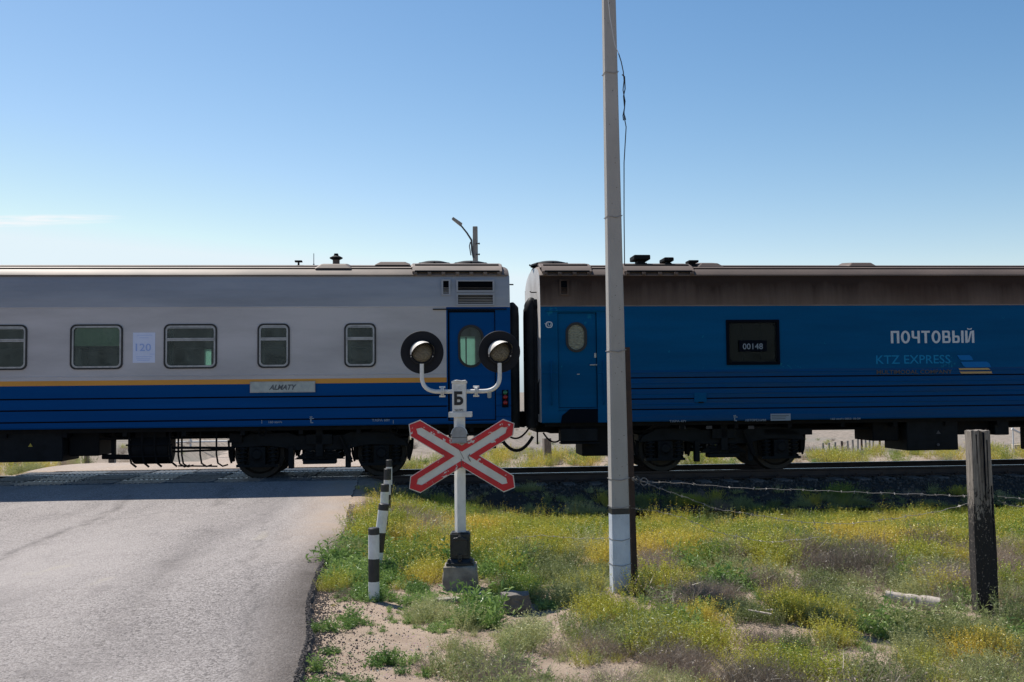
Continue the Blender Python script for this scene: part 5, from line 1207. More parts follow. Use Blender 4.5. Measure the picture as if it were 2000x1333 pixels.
barbed(interp([(1256, 941), (1290, 955), (1340, 972), (1400, 995), (1450, 1002), (1560, 1020), (1650, 1024), (1740, 1014), (1830, 1000), (1899, 982)], PD - .1, TD), 'sagging barbed wire strand dipping into the yellow weeds before the timber post')
barbed(interp([(1232, 993), (1280, 998), (1330, 1010), (1400, 1040), (1500, 1060), (1600, 1050)], PD, TD + .3), 'slack barbed wire strand trailing from the black band of the pole into the weeds', .0018)
barbed(interp([(1948, 970), (2000, 975), (2080, 980)], TD, TD - .2), 'barbed wire strand leaving the timber post on its right, upper one')
barbed(interp([(1948, 978), (1975, 988), (2000, 990), (2080, 992)], TD, TD - .2), 'barbed wire strand sagging away on the right of the timber post, lower one')
barbed(interp([(1188, 1052), (1120, 1052), (1060, 1046), (1000, 1052)], PD, PD + .6), 'faint barbed wire strand running left from the whitewashed pole foot', .0016)
b = MB(); c = P(1258, 941, PD - .05); b.tube([c + Vector((.035 * cos(t * .6), .01 * sin(t), .035 * sin(t * .6) * (.8 + .02 * t))) for t in range(22)], .002, 5)
for j in range(5): b.tube([P(1234, 934 + j, PD), P(1244 + j, 930 + j * 4, PD), P(1256, 941, PD)], .0016, 4)
wc = b.build('wire_coil', M_wire); tag(wc, 'tangled knot of wire just right of the concrete pole', 'wire')

# ------------------------------------------------------------------ black and white bollards
labels = ['nearest and tallest-looking striped bollard, upright beside the sandy verge', 'leaning striped bollard just behind the nearest one, tilting to the right', 'third striped bollard from the camera, white with a black cap',
          'fourth striped bollard from the camera, its top showing over the third', 'farthest striped bollard at the near side of the rails']
spec = [(730, 1168, 1030, 9.25, 21.5, 0), (750, 1092, 983, 10.7, 20, 7), (752, 1040, 945, 12.7, 16, 2), (757, 995, 915, 14.7, 14, 1), (760, 965, 898, 16.6, 12, 0)]
bandsets = [[(0, .10, 1), (.10, .43, 0), (.43, .74, 1), (.74, 1.0, 0)], [(0, .10, 1), (.10, .42, 0), (.42, .70, 1), (.70, 1, 0)], [(0, .14, 1), (.14, .55, 0), (.55, .8, 1), (.8, 1, 0)], [(0, .22, 1), (.22, .5, 0), (.5, .75, 1), (.75, 1, 0)], [(0, .16, 1), (.16, .55, 0), (.55, .9, 1), (.9, 1, 0)]]
for i, (px, pyb, pyt, dep, wpx, lean) in enumerate(spec):
    top = P(px, pyt, dep); r_ = wpx / F_PX * dep / 2; g0 = gz(top.x, top.y)
    e = empty('bollard', (top.x - (sin(radians(lean)) * (top.z - g0)), top.y, g0), 0, labels[i], 'bollard', 'striped bollards along the road edge'); e.rotation_euler = (0, radians(lean), 0)
    Hh = (top.z - g0) / cos(radians(lean)); 
    for f0_, f1_, c_ in bandsets[i]:
        za, zb_ = Hh * (1 - f0_), Hh * (1 - f1_) - (.15 if f1_ == 1 else 0); b = MB()
        rr2 = r_ * (1.0 if not c_ else 1.012)
        if f0_ == 0: b.lathe([(0.0, za - .004), (rr2 * .85, za - .004), (rr2, za - .012), (rr2, zb_)], (0, 0, 0), (0, 0, 1), 24)
        else: b.lathe([(rr2, za), (rr2, zb_)], (0, 0, 0), (0, 0, 1), 24)
        b.build('painted_band', M_blackp if c_ else M_white, e, smooth=40)

# ------------------------------------------------------------------ loose things in the weeds
def rock(name, px, py, sx, sy, sz, mat, label, cat, rz=0, seed=0, cube=True, sink=.25):
    p = G(px, py, .03); bm = bmesh.new()
    if cube: bmesh.ops.create_cube(bm, size=1); bmesh.ops.subdivide_edges(bm, edges=bm.edges[:], cuts=5, use_grid_fill=True)
    else: bmesh.ops.create_icosphere(bm, subdivisions=3, radius=.55)
    for v in bm.verts:
        l = v.co.copy(); l = l.lerp(l.normalized() * .62, .35 if cube else .1); l += mn.noise_vector(l * 2.4 + Vector((seed, 0, 0))) * .09 + mn.noise_vector(l * 7 + Vector((0, seed, 0))) * .03
        v.co = Vector((l.x * sx, l.y * sy, l.z * sz))
    me = bpy.data.meshes.new(name); bm.to_mesh(me); bm.free(); me.materials.append(mat); o = bpy.data.objects.new(name, me); C.objects.link(o)
    o.location = (p.x, p.y, gz(p.x, p.y) + sz * (.5 - sink)); o.rotation_euler = (0, 0, rz); tag(o, label, cat); return o
rock('rock', 1007, 1192, .24, .2, .17, M_sand_rock, 'square brown rock half buried right of the signal foundation', 'rock', .2, 3, True, .0)
rock('concrete_slab', 885, 1172, .42, .12, .05, M_found, 'thin concrete slab edge lying in grass before the signal foundation', 'concrete slab', .05, 5, True, .2)
# pale ringed log
p = G(1782, 1190, .06); b = MB(); secs = []; n = 18; Ln = .43
for j in range(22):
    t = j / 21; r_ = .052 + .012 * t; dents = .006 if j in (8, 13) else 0
    secs.append((t * Ln - Ln / 2, r_ - dents * 1.2))
base = 0
for j, (t, r_) in enumerate(secs):
    for q_ in range(n):
        an = 2 * pi * q_ / n; rr2 = r_ * (1 + .10 * mn.noise(Vector((t * 8, cos(an) * 1.5, sin(an) * 1.5)))) ; b.v.append((t, rr2 * cos(an), rr2 * sin(an)))
for j in range(21):
    for q_ in range(n): b.f.append((j * n + q_, j * n + (q_ + 1) % n, (j + 1) * n + (q_ + 1) % n, (j + 1) * n + q_)); b.m.append(0)
b.f.append(tuple(range(n))); b.m.append(0); b.f.append(tuple(range(21 * n, 22 * n))); b.m.append(0)
lg_ = b.build('log', M_pale, None, smooth=40); lg_.location = (p.x, p.y, gz(p.x, p.y) + .095); lg_.rotation_euler = (0, radians(6), radians(-22)); tag(lg_, 'short pale ringed log lying in the weeds left of the timber post', 'log')
for px, py, lx, rz_, lb in ((1484, 1216, .19, -.5, 'flat pale wood splinter lying in the weeds between the pole and the log'), (1503, 1212, .06, .3, 'tiny pale chip beside the flat wood splinter')):
    p = G(px, py, .05); b = MB(); b.hexa([(-lx / 2, -.008, 0), (lx / 2, -.012, 0), (lx / 2, .012, 0), (-lx / 2, .008, 0), (-lx / 2, -.006, .008), (lx / 2, -.01, .012), (lx / 2, .01, .012), (-lx / 2, .006, .008)])
    o = b.build('wood_splinter', M_pale, None, bev=.002); o.location = (p.x, p.y, gz(p.x, p.y) + .10); o.rotation_euler = (.1, .1, rz_); tag(o, lb, 'splinter')

# ------------------------------------------------------------------ things beyond the track
# street lamp
dp = 35.; tp_ = P(928, 443, dp); gl_ = gz(tp_.x, tp_.y); lampo = empty('street_lamp', (tp_.x, tp_.y, gl_), 0, 'concrete street lamp rising above the passenger coach roof with a lamp arm to the left', 'street lamp')
hL = tp_.z - gl_; b = MB(); b.hexa([(-.12, -.1, -.3), (.12, -.1, -.3), (.12, .1, -.3), (-.12, .1, -.3), (-.085, -.075, hL), (.085, -.075, hL), (.085, .075, hL), (-.085, .075, hL)]); b.build('pole', M_conc, lampo, bev=.015)
def lq(px, py): q_ = P(px, py, dp); return (q_.x - tp_.x, -.1, q_.z - gl_)
b = MB(); b.tube([lq(925, 505), lq(922, 490), lq(921, 470), lq(912, 456), lq(900, 441)], [.03, .035, .035, .03, .028], 8); b.tube([lq(920, 500), lq(917, 482), lq(919, 474)], .02, 6); b.build('lamp_arm', M_tin, lampo, smooth=60)
a_, e_ = Vector(lq(901, 441)), Vector(lq(884, 428)); dd = (e_ - a_).normalized(); nn2 = Vector((-dd.z, 0, dd.x)); 
b = MB(); b.hexa([a_ - nn2 * .07 + Vector((0, -.1, 0)), e_ - nn2 * .05 + Vector((0, -.1, 0)), e_ - nn2 * .05 + Vector((0, .1, 0)), a_ - nn2 * .07 + Vector((0, .1, 0)), a_ + nn2 * .05 + Vector((0, -.1, 0)), e_ + nn2 * .04 + Vector((0, -.1, 0)), e_ + nn2 * .04 + Vector((0, .1, 0)), a_ + nn2 * .05 + Vector((0, .1, 0))]); b.build('lamp_housing', M_conc, lampo, bev=.01)
for py in (477, 498): b = MB(); b.tube([lq(930, py), lq(937, py)], .02, 6); b.tube([lq(936, py - 1.5), lq(936, py + 1.5)], .03, 6); b.build('insulator_hook', M_tin, lampo)
for px_ in (1065,): pass
def backpost(px, pyt, pyb, dep, w_, mat, label, cat='fence post', name='fence_post', group=None, bands=False):
    t_ = P(px, pyt, dep); g0 = min(gz(t_.x, t_.y), t_.z - .4); b = MB(); b.box(-w_ / 2, w_ / 2, -w_ / 2, w_ / 2, -.3, t_.z - g0); o = b.build(name, mat, None, bev=.01, loc=(t_.x, t_.y, g0)); o.rotation_euler = (0, rnd.uniform(-.02, .02), rnd.uniform(0, .5)); tag(o, label, cat, group)
    if bands:
        for f_ in (.25, .6, .95): q_ = MB(); q_.box(-w_ / 2 - .003, w_ / 2 + .003, -w_ / 2 - .003, w_ / 2 + .003, (t_.z - g0) * f_ - .1, (t_.z - g0) * f_ + .02); q_.build('black_band', M_blackp, o)
    return o
backpost(1068, 856, 912, 27, .20, M_timber2, 'short brown timber post behind the gap between the coaches')
backpost(1785, 865, 895, 30, .24, M_timber2, 'dark timber stump under the battery box of the mail coach')
backpost(124, 884, 908, 27, .14, M_conc, 'pale concrete post beyond the road at the far left, under the battery box')
backpost(170, 880, 906, 28, .11, M_timber2, 'dark post beyond the road between the pale post and the striped one')
backpost(220, 848, 905, 27, .15, M_white, 'white post with black bands beyond the track on the left', bands=True)
# row of steel stakes on the plain
xs = [1608, 1619, 1631, 1645, 1656, 1666, 1675, 1683, 1691, 1698, 1705, 1718]
nl = len(xs)
for i, px in enumerate(xs):
    f_ = i / (nl - 1); dep = 66 + 12 * f_; py = 876 - 10 * f_ + rnd.uniform(-1, 1); t_ = P(px, py, dep); g0 = gz(t_.x, t_.y); b = MB(); b.box(-.06, .06, -.06, .06, -.5, max(.9, t_.z - g0)); o = b.build('stake', M_rust if i % 4 == 3 else M_conc, None, loc=(t_.x, t_.y, g0)); o.rotation_euler = (0, rnd.uniform(-.04, .04), 0)
    tag(o, '%s thin grey stake from left in the row under the mail coach' % ('first second third fourth fifth sixth seventh eighth ninth tenth eleventh twelfth'.split()[i]), 'stake', 'row of stakes on the plain')
for i, px in enumerate((1750, 1757, 1765)):
    t_ = P(px, 864, 82); g0 = gz(t_.x, t_.y); b = MB(); b.box(-.05, .05, -.05, .05, -.5, max(.9, t_.z - g0)); o = b.build('stake', M_conc, None, loc=(t_.x, t_.y, g0)); tag(o, '%s of the three thin pale stakes in the far row left of the battery box' % ('leftmost', 'middle', 'rightmost')[i], 'stake', 'short far row of stakes')
# pale pipe barrier on the left
bl = P(330, 848, 46.); b0 = empty('pipe_barrier', (bl.x, bl.y, gz(bl.x, bl.y)), 0, 'pale pipe barrier across the plain seen between the wheels of the passenger coach', 'barrier'); hb_ = bl.z - b0.location.z
b = MB(); b.cyl((-7, 0, hb_), (7, 0, hb_ + .05), .05, 8); b.build('top_pipe', M_white, b0); b = MB(); b.cyl((-7, 0, hb_ - .4), (7, 0, hb_ - .35), .04, 8); b.build('lower_pipe', M_white, b0)
for x_ in range(-7, 8, 2): b = MB(); b.cyl((x_, 0, -.5), (x_, 0, hb_), .05, 8); b.build('post', M_white, b0)
# limestone wall corner and white stair rail at the far right
cw = P(1985, 895, 40.); g0 = gz(cw.x, cw.y); cwt = P(1985, 868, 40.).z; st0 = empty('stone_wall', (cw.x, cw.y, min(g0, cwt - .5)), 0, 'low wall of yellow limestone blocks at the far right under the coach', 'wall')
hW = cwt - st0.location.z; bh = .2; blk = None
for r_ in range(max(1, int(hW / bh) + 1)):
    for c_ in range(7):
        b = None
        if blk is None: q_ = MB(); q_.box(0, .41, 0, .3, 0, bh - .015); blk = q_.build('stone_block', M_lime, st0, bev=.012); q2 = blk
        else: q2 = blk.copy(); C.objects.link(q2)
        q2.location = (c_ * .43 + (.2 if r_ % 2 else 0) - .05, rnd.uniform(-.01, .01), hW - (r_ + 1) * bh)
srl = P(1976, 838, 38.); sr = empty('stair_rail', (srl.x, srl.y, srl.z), 0, 'white slanting stair rail at the far right edge beneath the coach', 'handrail')
b = MB(); b.tube([(0, 0, 0), (1.6, .3, -.75)], .04, 8); b.build('rail', M_white, sr)
for j in range(4): b = MB(); b.cyl((.05 + j * .45, .02 + j * .08, .35 - j * .21), (.05 + j * .45, .02 + j * .08, -1.2 - j * .21), .025, 6); b.build('baluster', M_white, sr)

# ------------------------------------------------------------------ plants
PR = {}
def blades(kind, seed):
    r = random.Random(seed); V = []; Fc = []; M = []
    def tri(a, b_, c_, m): i = len(V); V.extend([a, b_, c_]); Fc.append((i, i + 1, i + 2)); M.append(m)
    def leaf(p, d, ln_, wd_, m, droop=.3):
        d = d.normalized(); sdv = d.cross(Vector((r.uniform(-1, 1), r.uniform(-1, 1), r.uniform(-.2, 1)))).normalized() * wd_ / 2
        mid = p + d * ln_ * .5; tip = p + d * ln_ + Vector((0, 0, -droop * ln_ * .4)); i = len(V)
        V.extend([p, mid + sdv, tip, mid - sdv]); Fc.append((i, i + 1, i + 2, i + 3)); M.append(m)
    def stem(p, d, ln_, wd_, m, curve, seg=3):
        pts = [p]; dd_ = d.normalized()
        for s in range(seg): pts.append(pts[-1] + dd_ * ln_ / seg); dd_ = (dd_ + curve).normalized()
        sv = dd_.cross(Vector((r.uniform(-1, 1), r.uniform(-1, 1), .1))).normalized() * wd_ / 2
        for s in range(seg):
            w0, w1 = 1 - s / seg, 1 - (s + 1) / seg; i = len(V); V.extend([pts[s] - sv * w0, pts[s] + sv * w0, pts[s + 1] + sv * (w1 + .15), pts[s + 1] - sv * (w1 + .15)]); Fc.append((i, i + 1, i + 2, i + 3)); M.append(m)
        return pts
    def rdir(tmax): th = r.uniform(0, 2 * pi); tl = radians(tmax) * sqrt(r.random()); return Vector((sin(tl) * cos(th), sin(tl) * sin(th), cos(tl)))
    if kind == 'yellow':
        for s in range(78):
            p = Vector((r.gauss(0, .055), r.gauss(0, .055), 0)); d = (rdir(38) + Vector((p.x * 4, p.y * 4, 0))).normalized(); ln_ = r.uniform(.11, .25)
            pts = stem(p, d, ln_, .003, 1, Vector((0, 0, .18)))
            for q in range(9):
                t = .25 + .75 * q / 9; i = min(2, int(t * 3)); pp = pts[i].lerp(pts[i + 1], t * 3 - i); leaf(pp, rdir(75), r.uniform(.014, .030), r.uniform(.004, .0075), 0)
            for q in range(3): leaf(pts[-1] - (pts[-1] - pts[-2]) * .2 * q, rdir(80), .010, .009, 2 if r.random() < .16 else 0)
    elif kind == 'green':
        for s in range(26):
            p = Vector((r.gauss(0, .04), r.gauss(0, .03), 0)); d = rdir(70); ln_ = r.uniform(.07, .17); pts = stem(p, d, ln_, .004, 1, Vector((0, 0, .22)))
            for q in range(11):
                t = .1 + .9 * q / 11; i = min(2, int(t * 3)); pp = pts[i].lerp(pts[i + 1], t * 3 - i); leaf(pp, rdir(75), r.uniform(.025, .05), r.uniform(.007, .012), 0, .5)
    elif kind == 'worm':
        for s in range(58):
            p = Vector((r.gauss(0, .045), r.gauss(0, .045), 0)); d = (rdir(52) + Vector((p.x * 3, p.y * 3, 0))).normalized(); ln_ = r.uniform(.08, .20); pts = stem(p, d, ln_, .003, 0, Vector((0, 0, .2)))
            for q in range(16):
                t = .1 + .9 * q / 16; i = min(2, int(t * 3)); pp = pts[i].lerp(pts[i + 1], t * 3 - i); leaf(pp, rdir(85), r.uniform(.012, .026), r.uniform(.003, .006), 0)
    elif kind == 'dry':
        for s in range(130):
            p = Vector((r.gauss(0, .05), r.gauss(0, .05), 0)); d = rdir(62); ln_ = r.uniform(.10, .26); pts = stem(p, d, ln_, .0026, 0, Vector((r.uniform(-.12, .12), r.uniform(-.12, .12), -.02)), 4)
            for q in range(3): stem(pts[2 + q % 2], rdir(70), ln_ * .3, .0018, 0, Vector((0, 0, -.05)), 2)
            if r.random() < .3: leaf(pts[-1], rdir(80), .02, .006, 0)
    elif kind == 'tall':
        for s in range(9):
            p = Vector((r.gauss(0, .04), r.gauss(0, .04), 0)); d = rdir(24); ln_ = r.uniform(.32, .62); pts = stem(p, d, ln_, .005, 1, Vector((r.uniform(-.08, .08), 0, .05)), 4)
            for q in range(16):
                t = .1 + .8 * q / 16; i = min(3, int(t * 4)); pp = pts[i].lerp(pts[i + 1], t * 4 - i); leaf(pp, rdir(70), r.uniform(.02, .05), .006, 0)
            for q in range(5):
                pp = pts[-1] - (pts[-1] - pts[-2]) * .25 * q; e = pp + rdir(70) * .03; stem(pp, e - pp, .03, .002, 1, Vector((0, 0, .1)), 1)
                for z in range(4): leaf(e, rdir(80), .009, .010, 2)
    me = bpy.data.meshes.new(kind + '_plant'); me.from_pydata([tuple(v) for v in V], [], Fc)
    for m_ in {'yellow': (LM_yel, LM_yel2, LM_flow), 'green': (LM_grn, LM_grn), 'worm': (LM_art,), 'dry': (LM_dry,), 'tall': (LM_yel, LM_yel2, LM_flow)}[kind]: me.materials.append(m_)
    me.polygons.foreach_set('material_index', [min(q, len(me.materials) - 1) for q in M]); return me
def scatter(name, meshes, pts, rots, scs, tints, label_kind='stuff'):
    col = bpy.data.collections.new(name + '_sources')
    for i, me in enumerate(meshes): o = bpy.data.objects.new('%s_source_%02d' % (name, i), me); col.objects.link(o)
    n = len(pts); me = bpy.data.meshes.new(name); me.vertices.add(n); me.vertices.foreach_set('co', np.array(pts, 'f').reshape(-1))
    for nm, ty, ar in (('rot', 'FLOAT_VECTOR', rots), ('sca', 'FLOAT_VECTOR', scs)):
        a_ = me.attributes.new(nm, ty, 'POINT'); a_.data.foreach_set('vector', np.array(ar, 'f').reshape(-1))
    a_ = me.attributes.new('tint', 'FLOAT', 'POINT'); a_.data.foreach_set('value', np.array(tints, 'f'))
    a_ = me.attributes.new('pick', 'INT', 'POINT'); a_.data.foreach_set('value', np.array([i % len(meshes) for i in range(n)], 'i'))
    o = bpy.data.objects.new(name, me); C.objects.link(o)
    gt_ = bpy.data.node_groups.new(name, 'GeometryNodeTree'); gt_.interface.new_socket('Geometry', in_out='INPUT', socket_type='NodeSocketGeometry'); gt_.interface.new_socket('Geometry', in_out='OUTPUT', socket_type='NodeSocketGeometry')
    ni = gt_.nodes.new('NodeGroupInput'); no = gt_.nodes.new('NodeGroupOutput'); ip = gt_.nodes.new('GeometryNodeInstanceOnPoints'); ci = gt_.nodes.new('GeometryNodeCollectionInfo')
    ci.inputs[0].default_value = col; ci.inputs['Separate Children'].default_value = True; ci.inputs['Reset Children'].default_value = True; ip.inputs['Pick Instance'].default_value = True
    def na(nm, ty): q = gt_.nodes.new('GeometryNodeInputNamedAttribute'); q.data_type = ty; q.inputs['Name'].default_value = nm; return q.outputs['Attribute']
    lk = gt_.links; lk.new(ni.outputs[0], ip.inputs['Points']); lk.new(ci.outputs[0], ip.inputs['Instance']); lk.new(na('pick', 'INT'), ip.inputs['Instance Index']); lk.new(na('rot', 'FLOAT_VECTOR'), ip.inputs['Rotation']); lk.new(na('sca', 'FLOAT_VECTOR'), ip.inputs['Scale']); lk.new(ip.outputs[0], no.inputs[0])
    md = o.modifiers.new('scatter', 'NODES'); md.node_group = gt_; o['kind'] = label_kind; return o
# layout of the verge, laid out once on the ground (measured on the photograph)
def topx(x, y, z=0.):
    d = Vector((x, y, z)) - EYE; f = d.dot(_F); return 1000 + F_PX * d.dot(_R) / f, 666.5 - F_PX * d.dot(_U) / f
BARE = [(700, 1195, 55, 14, 1), (690, 1262, 90, 38, 1), (770, 1325, 170, 24, 1), (850, 1278, 75, 15, 1), (960, 1080, 75, 14, .9), (1085, 1225, 58, 36, 1), (1252, 1062, 18, 20, .8), (1640, 1303, 100, 12, .95), (1760, 1322, 60, 14, .9), (1120, 1290, 40, 22, .8), (1010, 1270, 30, 12, .6), (640, 1060, 40, 60, 1), (800, 1262, 70, 14, .8), (1700, 1215, 30, 8, .5), (1460, 1235, 20, 8, .4), (660, 1000, 30, 30, .9), (1105, 1150, 30, 8, .5), (1520, 1330, 60, 14, .5)]
KINDS = ['yellow', 'green', 'worm', 'dry', 'tall']
ZB = [  # (px, py, rx, ry, weights yellow, green, worm, dry, tall)
    (1400, 1045, 600, 55, (7, .3, 1.6, .7, .1)), (780, 1010, 90, 40, (5, .3, .6, 2.5, 0)), (700, 1110, 60, 50, (.6, 6, .4, .2, 0)), (820, 1130, 110, 50, (1, 6, 1, .3, 0)), (800, 1060, 80, 35, (3, .5, .8, 3, 0)),
    (760, 1260, 160, 70, (0, 6, .5, 0, 0)), (960, 1230, 120, 60, (.4, 4, 4, .3, 0)), (1100, 1110, 110, 50, (1.5, 2, 5, .6, 0)), (1400, 1160, 120, 45, (.3, .4, 2, 5, 0)), (1780, 1110, 150, 40, (1.2, .5, 1.6, 4.5, 0)), (1300, 1180, 90, 50, (1, 3, 3, 1, 0)),
    (1420, 1280, 190, 60, (5.5, .6, 2.2, 1.0, 0)), (1050, 1310, 140, 50, (1.2, 1.5, 5, .8, 0)), (1650, 1230, 200, 60, (1.6, 1.8, 4, 1.2, 0)), (1880, 1280, 150, 70, (1.4, 1.2, 4.5, 2, 0)), (1960, 1150, 60, 60, (1, .5, 2, 5, 0)), (1970, 1060, 80, 50, (6, .3, 1, 1, 0)), (1180, 1250, 70, 50, (1.5, 1, 3, 2.5, 0)), (1350, 1110, 70, 30, (2, 3, 2, 1, 0))]
rcl = np.random.RandomState(21); CL = []
for yq in np.arange(4.2, 19.5, .46):
    for xq in np.arange(-3.6, .62 * yq + 2.4, .46): CL.append((xq + rcl.uniform(-.17, .17), yq + rcl.uniform(-.17, .17), rcl.uniform(.14, .34), rcl.uniform(0, 1), rcl.uniform(0, 1)))
CL = np.array(CL); CLK = {}
rp_ = random.Random(11); PTS = {k: [] for k in KINDS}
cell = .10; ys = np.arange(4.6, 19.2, cell)
for yq in ys:
    for xq in np.arange(-3.5, .62 * yq + 2.2, cell):
        x_, y_ = xq + rp_.uniform(-.06, .06), yq + rp_.uniform(-.06, .06); u_, v_ = uv(x_, y_)
        er = float(edge_u(np.array(v_)))
        if u_ < er + .06 or v_ < 1.95: continue
        px, py = topx(x_, y_)
        dn = 1.0
        for (bx, by, rx, ry, s) in BARE:
            q = ((px - bx) / rx) ** 2 + ((py - by) / ry) ** 2; dn *= 1 - s * math.exp(-q * .8)
        if u_ < er + .45 and v_ < 8.3: dn *= .25 + .2 * (u_ - er)
        for (bx, by, rx, ry) in ((645, 1125, 42, 34), (690, 1215, 40, 16), (640, 1190, 22, 14), (735, 1245, 26, 12), (785, 1285, 40, 12), (860, 1295, 45, 14), (655, 1282, 36, 10), (830, 1325, 60, 10)):
            if ((px - bx) / rx) ** 2 + ((py - by) / ry) ** 2 < 1: dn = max(dn, .6)
        cl = float(fbm(np.array([x_]), np.array([y_]), 3.2, 3, 6)[0]); cl2 = float(fbm(np.array([x_]), np.array([y_]), 1.3, 2, 8)[0])
        dn *= min(1.1, max(.10, .66 + 1.0 * cl))
        if v_ < 2.6: dn *= .4
        if v_ < 4.8: dn *= .75
        d_ = np.hypot(CL[:, 0] - x_, CL[:, 1] - y_) / CL[:, 2]; ci_ = int(np.argmin(d_)); dc = float(d_[ci_])
        if dc > 1: dn *= .55
        if rp_.random() > dn: continue
        wts = np.array([1.5, .4, 2, .8, .0]) * .12
        for (bx, by, rx, ry, wv) in ZB:
            q = ((px - bx) / rx) ** 2 + ((py - by) / ry) ** 2; wts = wts + np.array(wv) * math.exp(-q * 1.1)
        if v_ < 3.4: wts = wts * np.array([.3, .5, 2, 1, 1.0]) 
        wts = wts ** 1.5; wts[3] *= 1 + .9 * cl2; wts[0] *= 1 - .5 * cl2; wts = np.maximum(wts, 0); wts /= wts.sum(); r_ = CL[ci_, 3] if (dc < 1.1 and rp_.random() < .86) else rp_.random(); acc = 0
        for ki, wk_ in enumerate(wts):
            acc += wk_
            if r_ <= acc: break
        near_sand = px < 900 and py > 1150
        if (abs(px - 1782) < 62 and 1180 < py < 1235) or (abs(px - 1012) < 40 and 1188 < py < 1235): continue
        s = (rp_.uniform(.5, 1.15) if rp_.random() < .8 else rp_.uniform(1.1, 1.55)) * (1 + .30 * cl) * (.62 if near_sand else 1) * (1.62 - .85 * dc if dc < 1 else .56) * (.62 if v_ < 5.0 else 1); 
        if py > 1110: s *= .88
        if (abs(px - 1212) < 42 and 1150 < py < 1200) or (abs(px - 1925) < 45 and 1195 < py < 1245) or (abs(px - 900) < 45 and 1150 < py < 1195): s = min(s, .38)
        if KINDS[ki] == 'dry': s *= .95
        if KINDS[ki] == 'yellow': s = min(s, 1.35 if py < 1180 else .95)
        if math.hypot(x_ - SP.x, y_ - SP.y) < .24 or math.hypot(x_ - PB.x, y_ - PB.y) < .13: continue
        if y_ < SP.y and abs(x_ - SP.x) < .3 and SP.y - y_ < .5: s *= .55
        PTS[KINDS[ki]].append((x_, y_, s, min(1, max(0, .5 + .35 * cl2 + (CL[ci_, 4] - .5) * .9 + rp_.uniform(-.15, .15)))))
# tall flowering stems, a few dozen
for (px, py, n_, sp_) in ((1265, 1010, 7, 25), (1320, 1005, 4, 20), (1780, 1010, 9, 35), (1590, 1015, 4, 40), (1050, 1000, 5, 35), (1100, 1005, 3, 20), (1895, 1010, 3, 30), (1430, 1010, 3, 60), (1700, 1010, 3, 60), (985, 990, 3, 20)):
    for j in range(n_): p = G(px + rp_.gauss(0, sp_), py + rp_.gauss(0, 4)); PTS['tall'].append((p.x, p.y - .6, rp_.uniform(.6, 1.05), rp_.random()))
# beyond the rails
rb_ = random.Random(3)
for j in range(2600):
    dep = 21.5 + 75 * rb_.random() ** 1.6; x_ = rb_.uniform(-.6, .65) * dep; u_, v_ = uv(x_, dep)
    if v_ > -2.6: continue
    er = float(edge_u(np.array(v_)))
    if er - ROADW - .2 < u_ < er + .2: continue
    near_t = v_ > -9
    cl = float(fbm(np.array([x_]), np.array([dep]), .6, 3, 6)[0])
    if not near_t and rb_.random() > .35 + .5 * cl: continue
    kk = rb_.choices(KINDS[:4], (6, 1, 2, 1) if near_t else (1.6, .3, 3, 4))[0]; PTS[kk].append((x_, dep, rb_.uniform(.8, 1.5) * (1.3 if near_t else 1.25), rb_.random()))
names = {'yellow': 'yellow_herbs', 'green': 'green_weeds', 'worm': 'wormwood', 'dry': 'dry_grass', 'tall': 'flowering_stems'}
proto = {k: [blades(k, 100 + 13 * i + len(k)) for i in range(5)] for k in KINDS}
tot = 0
for k in KINDS:
    L_ = PTS[k]
    if not L_: continue
    A = np.array(L_); Z = ground_z(A[:, 0], A[:, 1]); va_ = np.abs(uv(A[:, 0], A[:, 1])[1]); Z = np.where(va_ < 3.4, np.maximum(Z, RAILZ - .22 - .30 * sst(1.8, 3.4, va_)), Z); n_ = len(A); rr = np.random.RandomState(len(k)); ps = np.stack([A[:, 0], A[:, 1], Z - .008], 1)
    rots = np.stack([rr.uniform(-.15, .15, n_), rr.uniform(-.15, .15, n_), rr.uniform(0, 6.28, n_)], 1); sc3 = np.stack([A[:, 2] * rr.uniform(.9, 1.2, n_), A[:, 2] * rr.uniform(.9, 1.2, n_), A[:, 2] * rr.uniform(.75, 1.2, n_)], 1)
    scatter(names[k], proto[k], ps, rots, sc3, A[:, 3]); tot += n_; print(k, n_)
# shrubs that stand out one by one
def shrub(px, py, s, kind, label, n_=5, tint=.5, cat='shrub', spread=.10):
    p = G(px, py); rr = random.Random(px); me = bpy.data.meshes.new('low_shrub'); bm = bmesh.new()
    for j in range(n_):
        src = proto[kind][j % 5]; base = len(bm.verts); m_ = Matrix.Translation((rr.gauss(0, spread * .5), rr.gauss(0, spread * .5), 0)) @ Matrix.Rotation(rr.uniform(0, 6.28), 4, 'Z') @ Matrix.Scale(s * rr.uniform(.8, 1.1), 4)
        vs_ = [bm.verts.new(m_ @ v.co) for v in src.vertices]
        for f in src.polygons:
            try: nf = bm.faces.new([vs_[i] for i in f.vertices]); nf.material_index = f.material_index
            except ValueError: pass
    bm.to_mesh(me); bm.free()
    for m2 in proto[kind][0].materials: me.materials.append(m2)
    o = bpy.data.objects.new('low_shrub', me); C.objects.link(o); o.location = (p.x, p.y, gz(p.x, p.y) - .01); tag(o, label, cat)
LM_artb = leafmat('bright_green_shrub_leaf', [(0, (.10, .20, .06)), (1, (.14, .26, .09))])
shrub(1605, 1222, 1.05, 'worm', 'dense rounded green shrub standing alone left of the pale log', 6)
shrub(1562, 1275, 1.0, 'worm', 'dark feathery shrub below and left of the rounded green shrub', 5)
shrub(745, 1305, .9, 'green', 'spreading green weed on bare sand at the lower left', 3)
shrub(640, 1285, .55, 'green', 'small flat weed on the sand beside the asphalt edge', 2)
shrub(1400, 1105, 1.2, 'yellow', 'bright yellow green clump right of the concrete pole', 6)
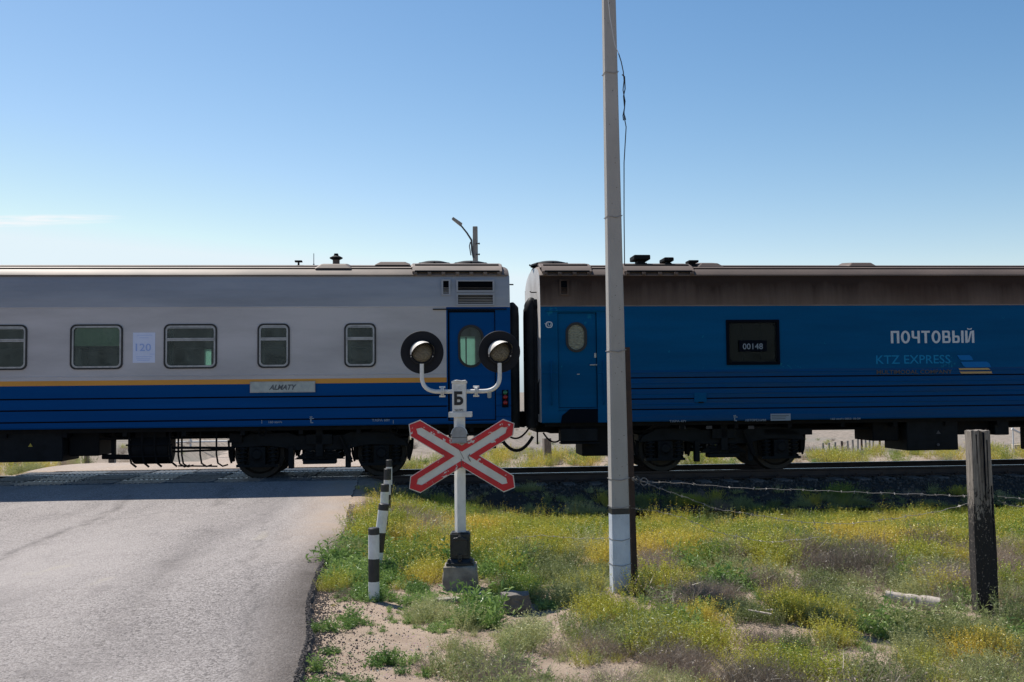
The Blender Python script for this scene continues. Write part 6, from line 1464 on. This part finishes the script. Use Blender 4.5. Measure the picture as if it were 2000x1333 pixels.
# ballast stones
def stone(seed):
    bm = bmesh.new(); bmesh.ops.create_icosphere(bm, subdivisions=1, radius=1); r = random.Random(seed)
    for v in bm.verts: v.co = Vector((v.co.x * r.uniform(.6, 1.1), v.co.y * r.uniform(.6, 1.1), v.co.z * r.uniform(.5, .9)))
    me = bpy.data.meshes.new('stone'); bm.to_mesh(me); bm.free(); me.materials.append(M_stone); return me
stones = [stone(i) for i in range(5)]
rr = np.random.RandomState(8); n_ = 15000; U_ = rr.uniform(uR, 14, n_); V_ = rr.uniform(-3.2, 3.2, n_); Zb = RAILZ - .215 - .30 * sst(1.8, 3.4, np.abs(V_))
sz = rr.uniform(.014, .034, n_); P_ = np.stack([C0.x + U_ * D.x + V_ * NV.x, C0.y + U_ * D.y + V_ * NV.y, Zb + .012], 1)
scatter('ballast', stones, P_, rr.uniform(0, 6.28, (n_, 3)), np.repeat(sz[:, None], 3, 1), rr.uniform(0, 1, n_))
dark_stones = []
for me_ in stones[:3]:
    m2_ = me_.copy(); m2_.materials.clear(); m2_.materials.append(M_edge); dark_stones.append(m2_)
n_ = 7000; vv_ = rr.uniform(4.5, 15.5, n_); uu_ = edge_u(vv_) + np.abs(rr.normal(0, .09, n_)) - .035; sp3 = np.stack([C0.x + uu_ * D.x + vv_ * NV.x, C0.y + uu_ * D.y + vv_ * NV.y], 1)
zz_ = np.where(uu_ < edge_u(vv_) - .0, road_z(vv_), ground_z(sp3[:, 0], sp3[:, 1])); szc = rr.uniform(.004, .013, n_) * np.where(vv_ < 9, .5, 1)
scatter('asphalt_crumbs', dark_stones, np.stack([sp3[:, 0], sp3[:, 1], zz_ + .002], 1), rr.uniform(0, 6.28, (n_, 3)), np.repeat(szc[:, None], 3, 1), rr.uniform(0, 1, n_))
# pebbles and crumbs on the sandy verge and along the asphalt edge
n_ = 9000; xx = []
for j in range(n_):
    if j % 3: v_ = rr.uniform(5, 15.5); u_ = float(edge_u(np.array(v_))) + abs(rr.normal(0, .35)) + .02
    else: v_ = rr.uniform(5, 15.5); u_ = float(edge_u(np.array(v_))) + rr.uniform(0, 6)
    q = C0 + D * u_ + NV * v_; xx.append((q.x, q.y))
xx = np.array(xx); zz = ground_z(xx[:, 0], xx[:, 1]); sz = rr.uniform(.003, .009, n_) * (1 + (rr.uniform(0, 1, n_) > .97) * 1.6)
scatter('pebbles', stones, np.stack([xx[:, 0], xx[:, 1], zz + .002], 1), rr.uniform(0, 6.28, (n_, 3)), np.repeat(sz[:, None], 3, 1), rr.uniform(.5, 1, n_))
print('plants', tot)
